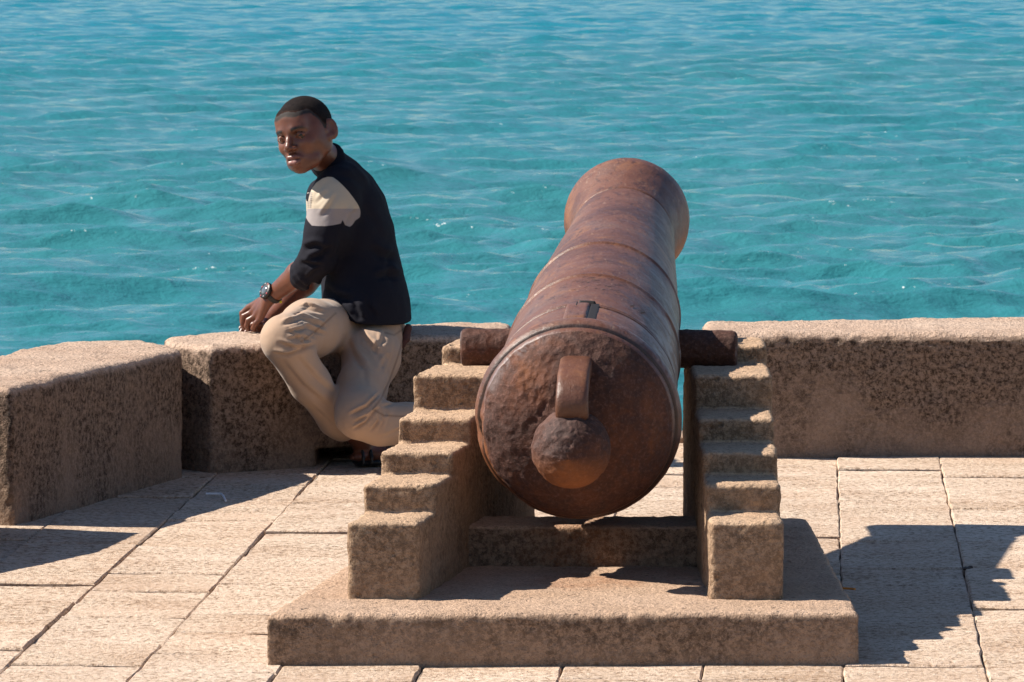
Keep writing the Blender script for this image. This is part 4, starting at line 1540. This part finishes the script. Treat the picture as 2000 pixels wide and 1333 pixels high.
    # ---------------- sandals
    def sandal(heel, toe, name='sandal'):
        a = np.array(heel, float); b = np.array(toe, float)
        d = b - a; L = np.linalg.norm(d); d /= L
        sd = np.array([-d[1], d[0], 0]); sd /= np.linalg.norm(sd)
        Sg = Field(np.minimum(a, b) - .07, np.maximum(a, b) + .07, .004)
        Sg.slab_chain([(a, .011, .030), ((a * .6 + b * .4), .010, .028), (b, .011, .040)], sd, .01)
        mid = a * .35 + b * .65
        for t in (.0, .025):
            pts = [mid + d * t + sd * (.040 * math.cos(q)) + np.array([0, 0, 1]) * (.045 * math.sin(q)) for q in np.linspace(0, math.pi, 9)]
            for p, q in zip(pts[:-1], pts[1:]): Sg.capsule(p, q, .005, .005, .004)
        V4, F4 = Sg.mesh()
        return child(name, V4, F4, [black])
    sandal((-.365, 14.60, .012), (-.440, 14.572, .012))
    sandal((-.150, 14.42, .065), (-.255, 14.37, .014))


build_person()


# ------------------------------------------------------------------ litter
def build_litter():
    def tube(name, pts, r, mat, label, cat, seg=10):
        pts = [np.array(p) for p in pts]
        vs, fs = [], []
        for i, p in enumerate(pts):
            t = pts[min(i + 1, len(pts) - 1)] - pts[max(i - 1, 0)]; t /= np.linalg.norm(t)
            a = np.cross(t, [0, 0, 1]); a /= np.linalg.norm(a); b = np.cross(a, t)
            for k in range(seg):
                q = 2 * math.pi * k / seg
                vs.append(tuple(p + r * (math.cos(q) * a + math.sin(q) * b)))
        for i in range(len(pts) - 1):
            for k in range(seg):
                fs.append((i * seg + k, i * seg + (k + 1) % seg, (i + 1) * seg + (k + 1) % seg, (i + 1) * seg + k))
        fs.append(tuple(range(seg))[::-1]); fs.append(tuple(range((len(pts) - 1) * seg, len(pts) * seg)))
        me = bpy.data.meshes.new(name); me.from_pydata(vs, [], fs)
        o = link(name, me, [mat], smooth=False)
        return tag(o, label, cat)
    wh = NT('white_plastic').done((.78, .76, .76), .45)
    g = lambda x, y, z: G(x, y, z)
    tube('drinking_straw', [g(402, 965, .006), g(432, 965, .006), g(436, 969, .006), g(441, 979, .006)], .0032, wh, 'bent white plastic straw lying on the paving', 'straw')
    tube('orange_twig', [g(1644, 1149, .006), g(1657, 1150, .006), g(1670, 1151, .007)], .0026, NT('orange_plastic').done((.75, .26, .03), .5), 'short orange stick lying beside the plinth corner', 'stick')
    leaf = NT('dry_leaf').done((.05, .025, .015), .8)
    c = g(1888, 1111, .004)
    Fd = Field(c - .03, c + .03, .003)
    Fd.ell(c, (.012, .02, .004), None, .002)
    Fd.ell(c + np.array([.01, .008, .002]), (.007, .012, .004), None, .002)
    V, Fc = Fd.mesh()
    o = link('dry_leaf', np_mesh('dry_leaf', V, Fc), [leaf])
    tag(o, 'small dark curled leaf on the shaded paving at the right', 'leaf')


build_litter()
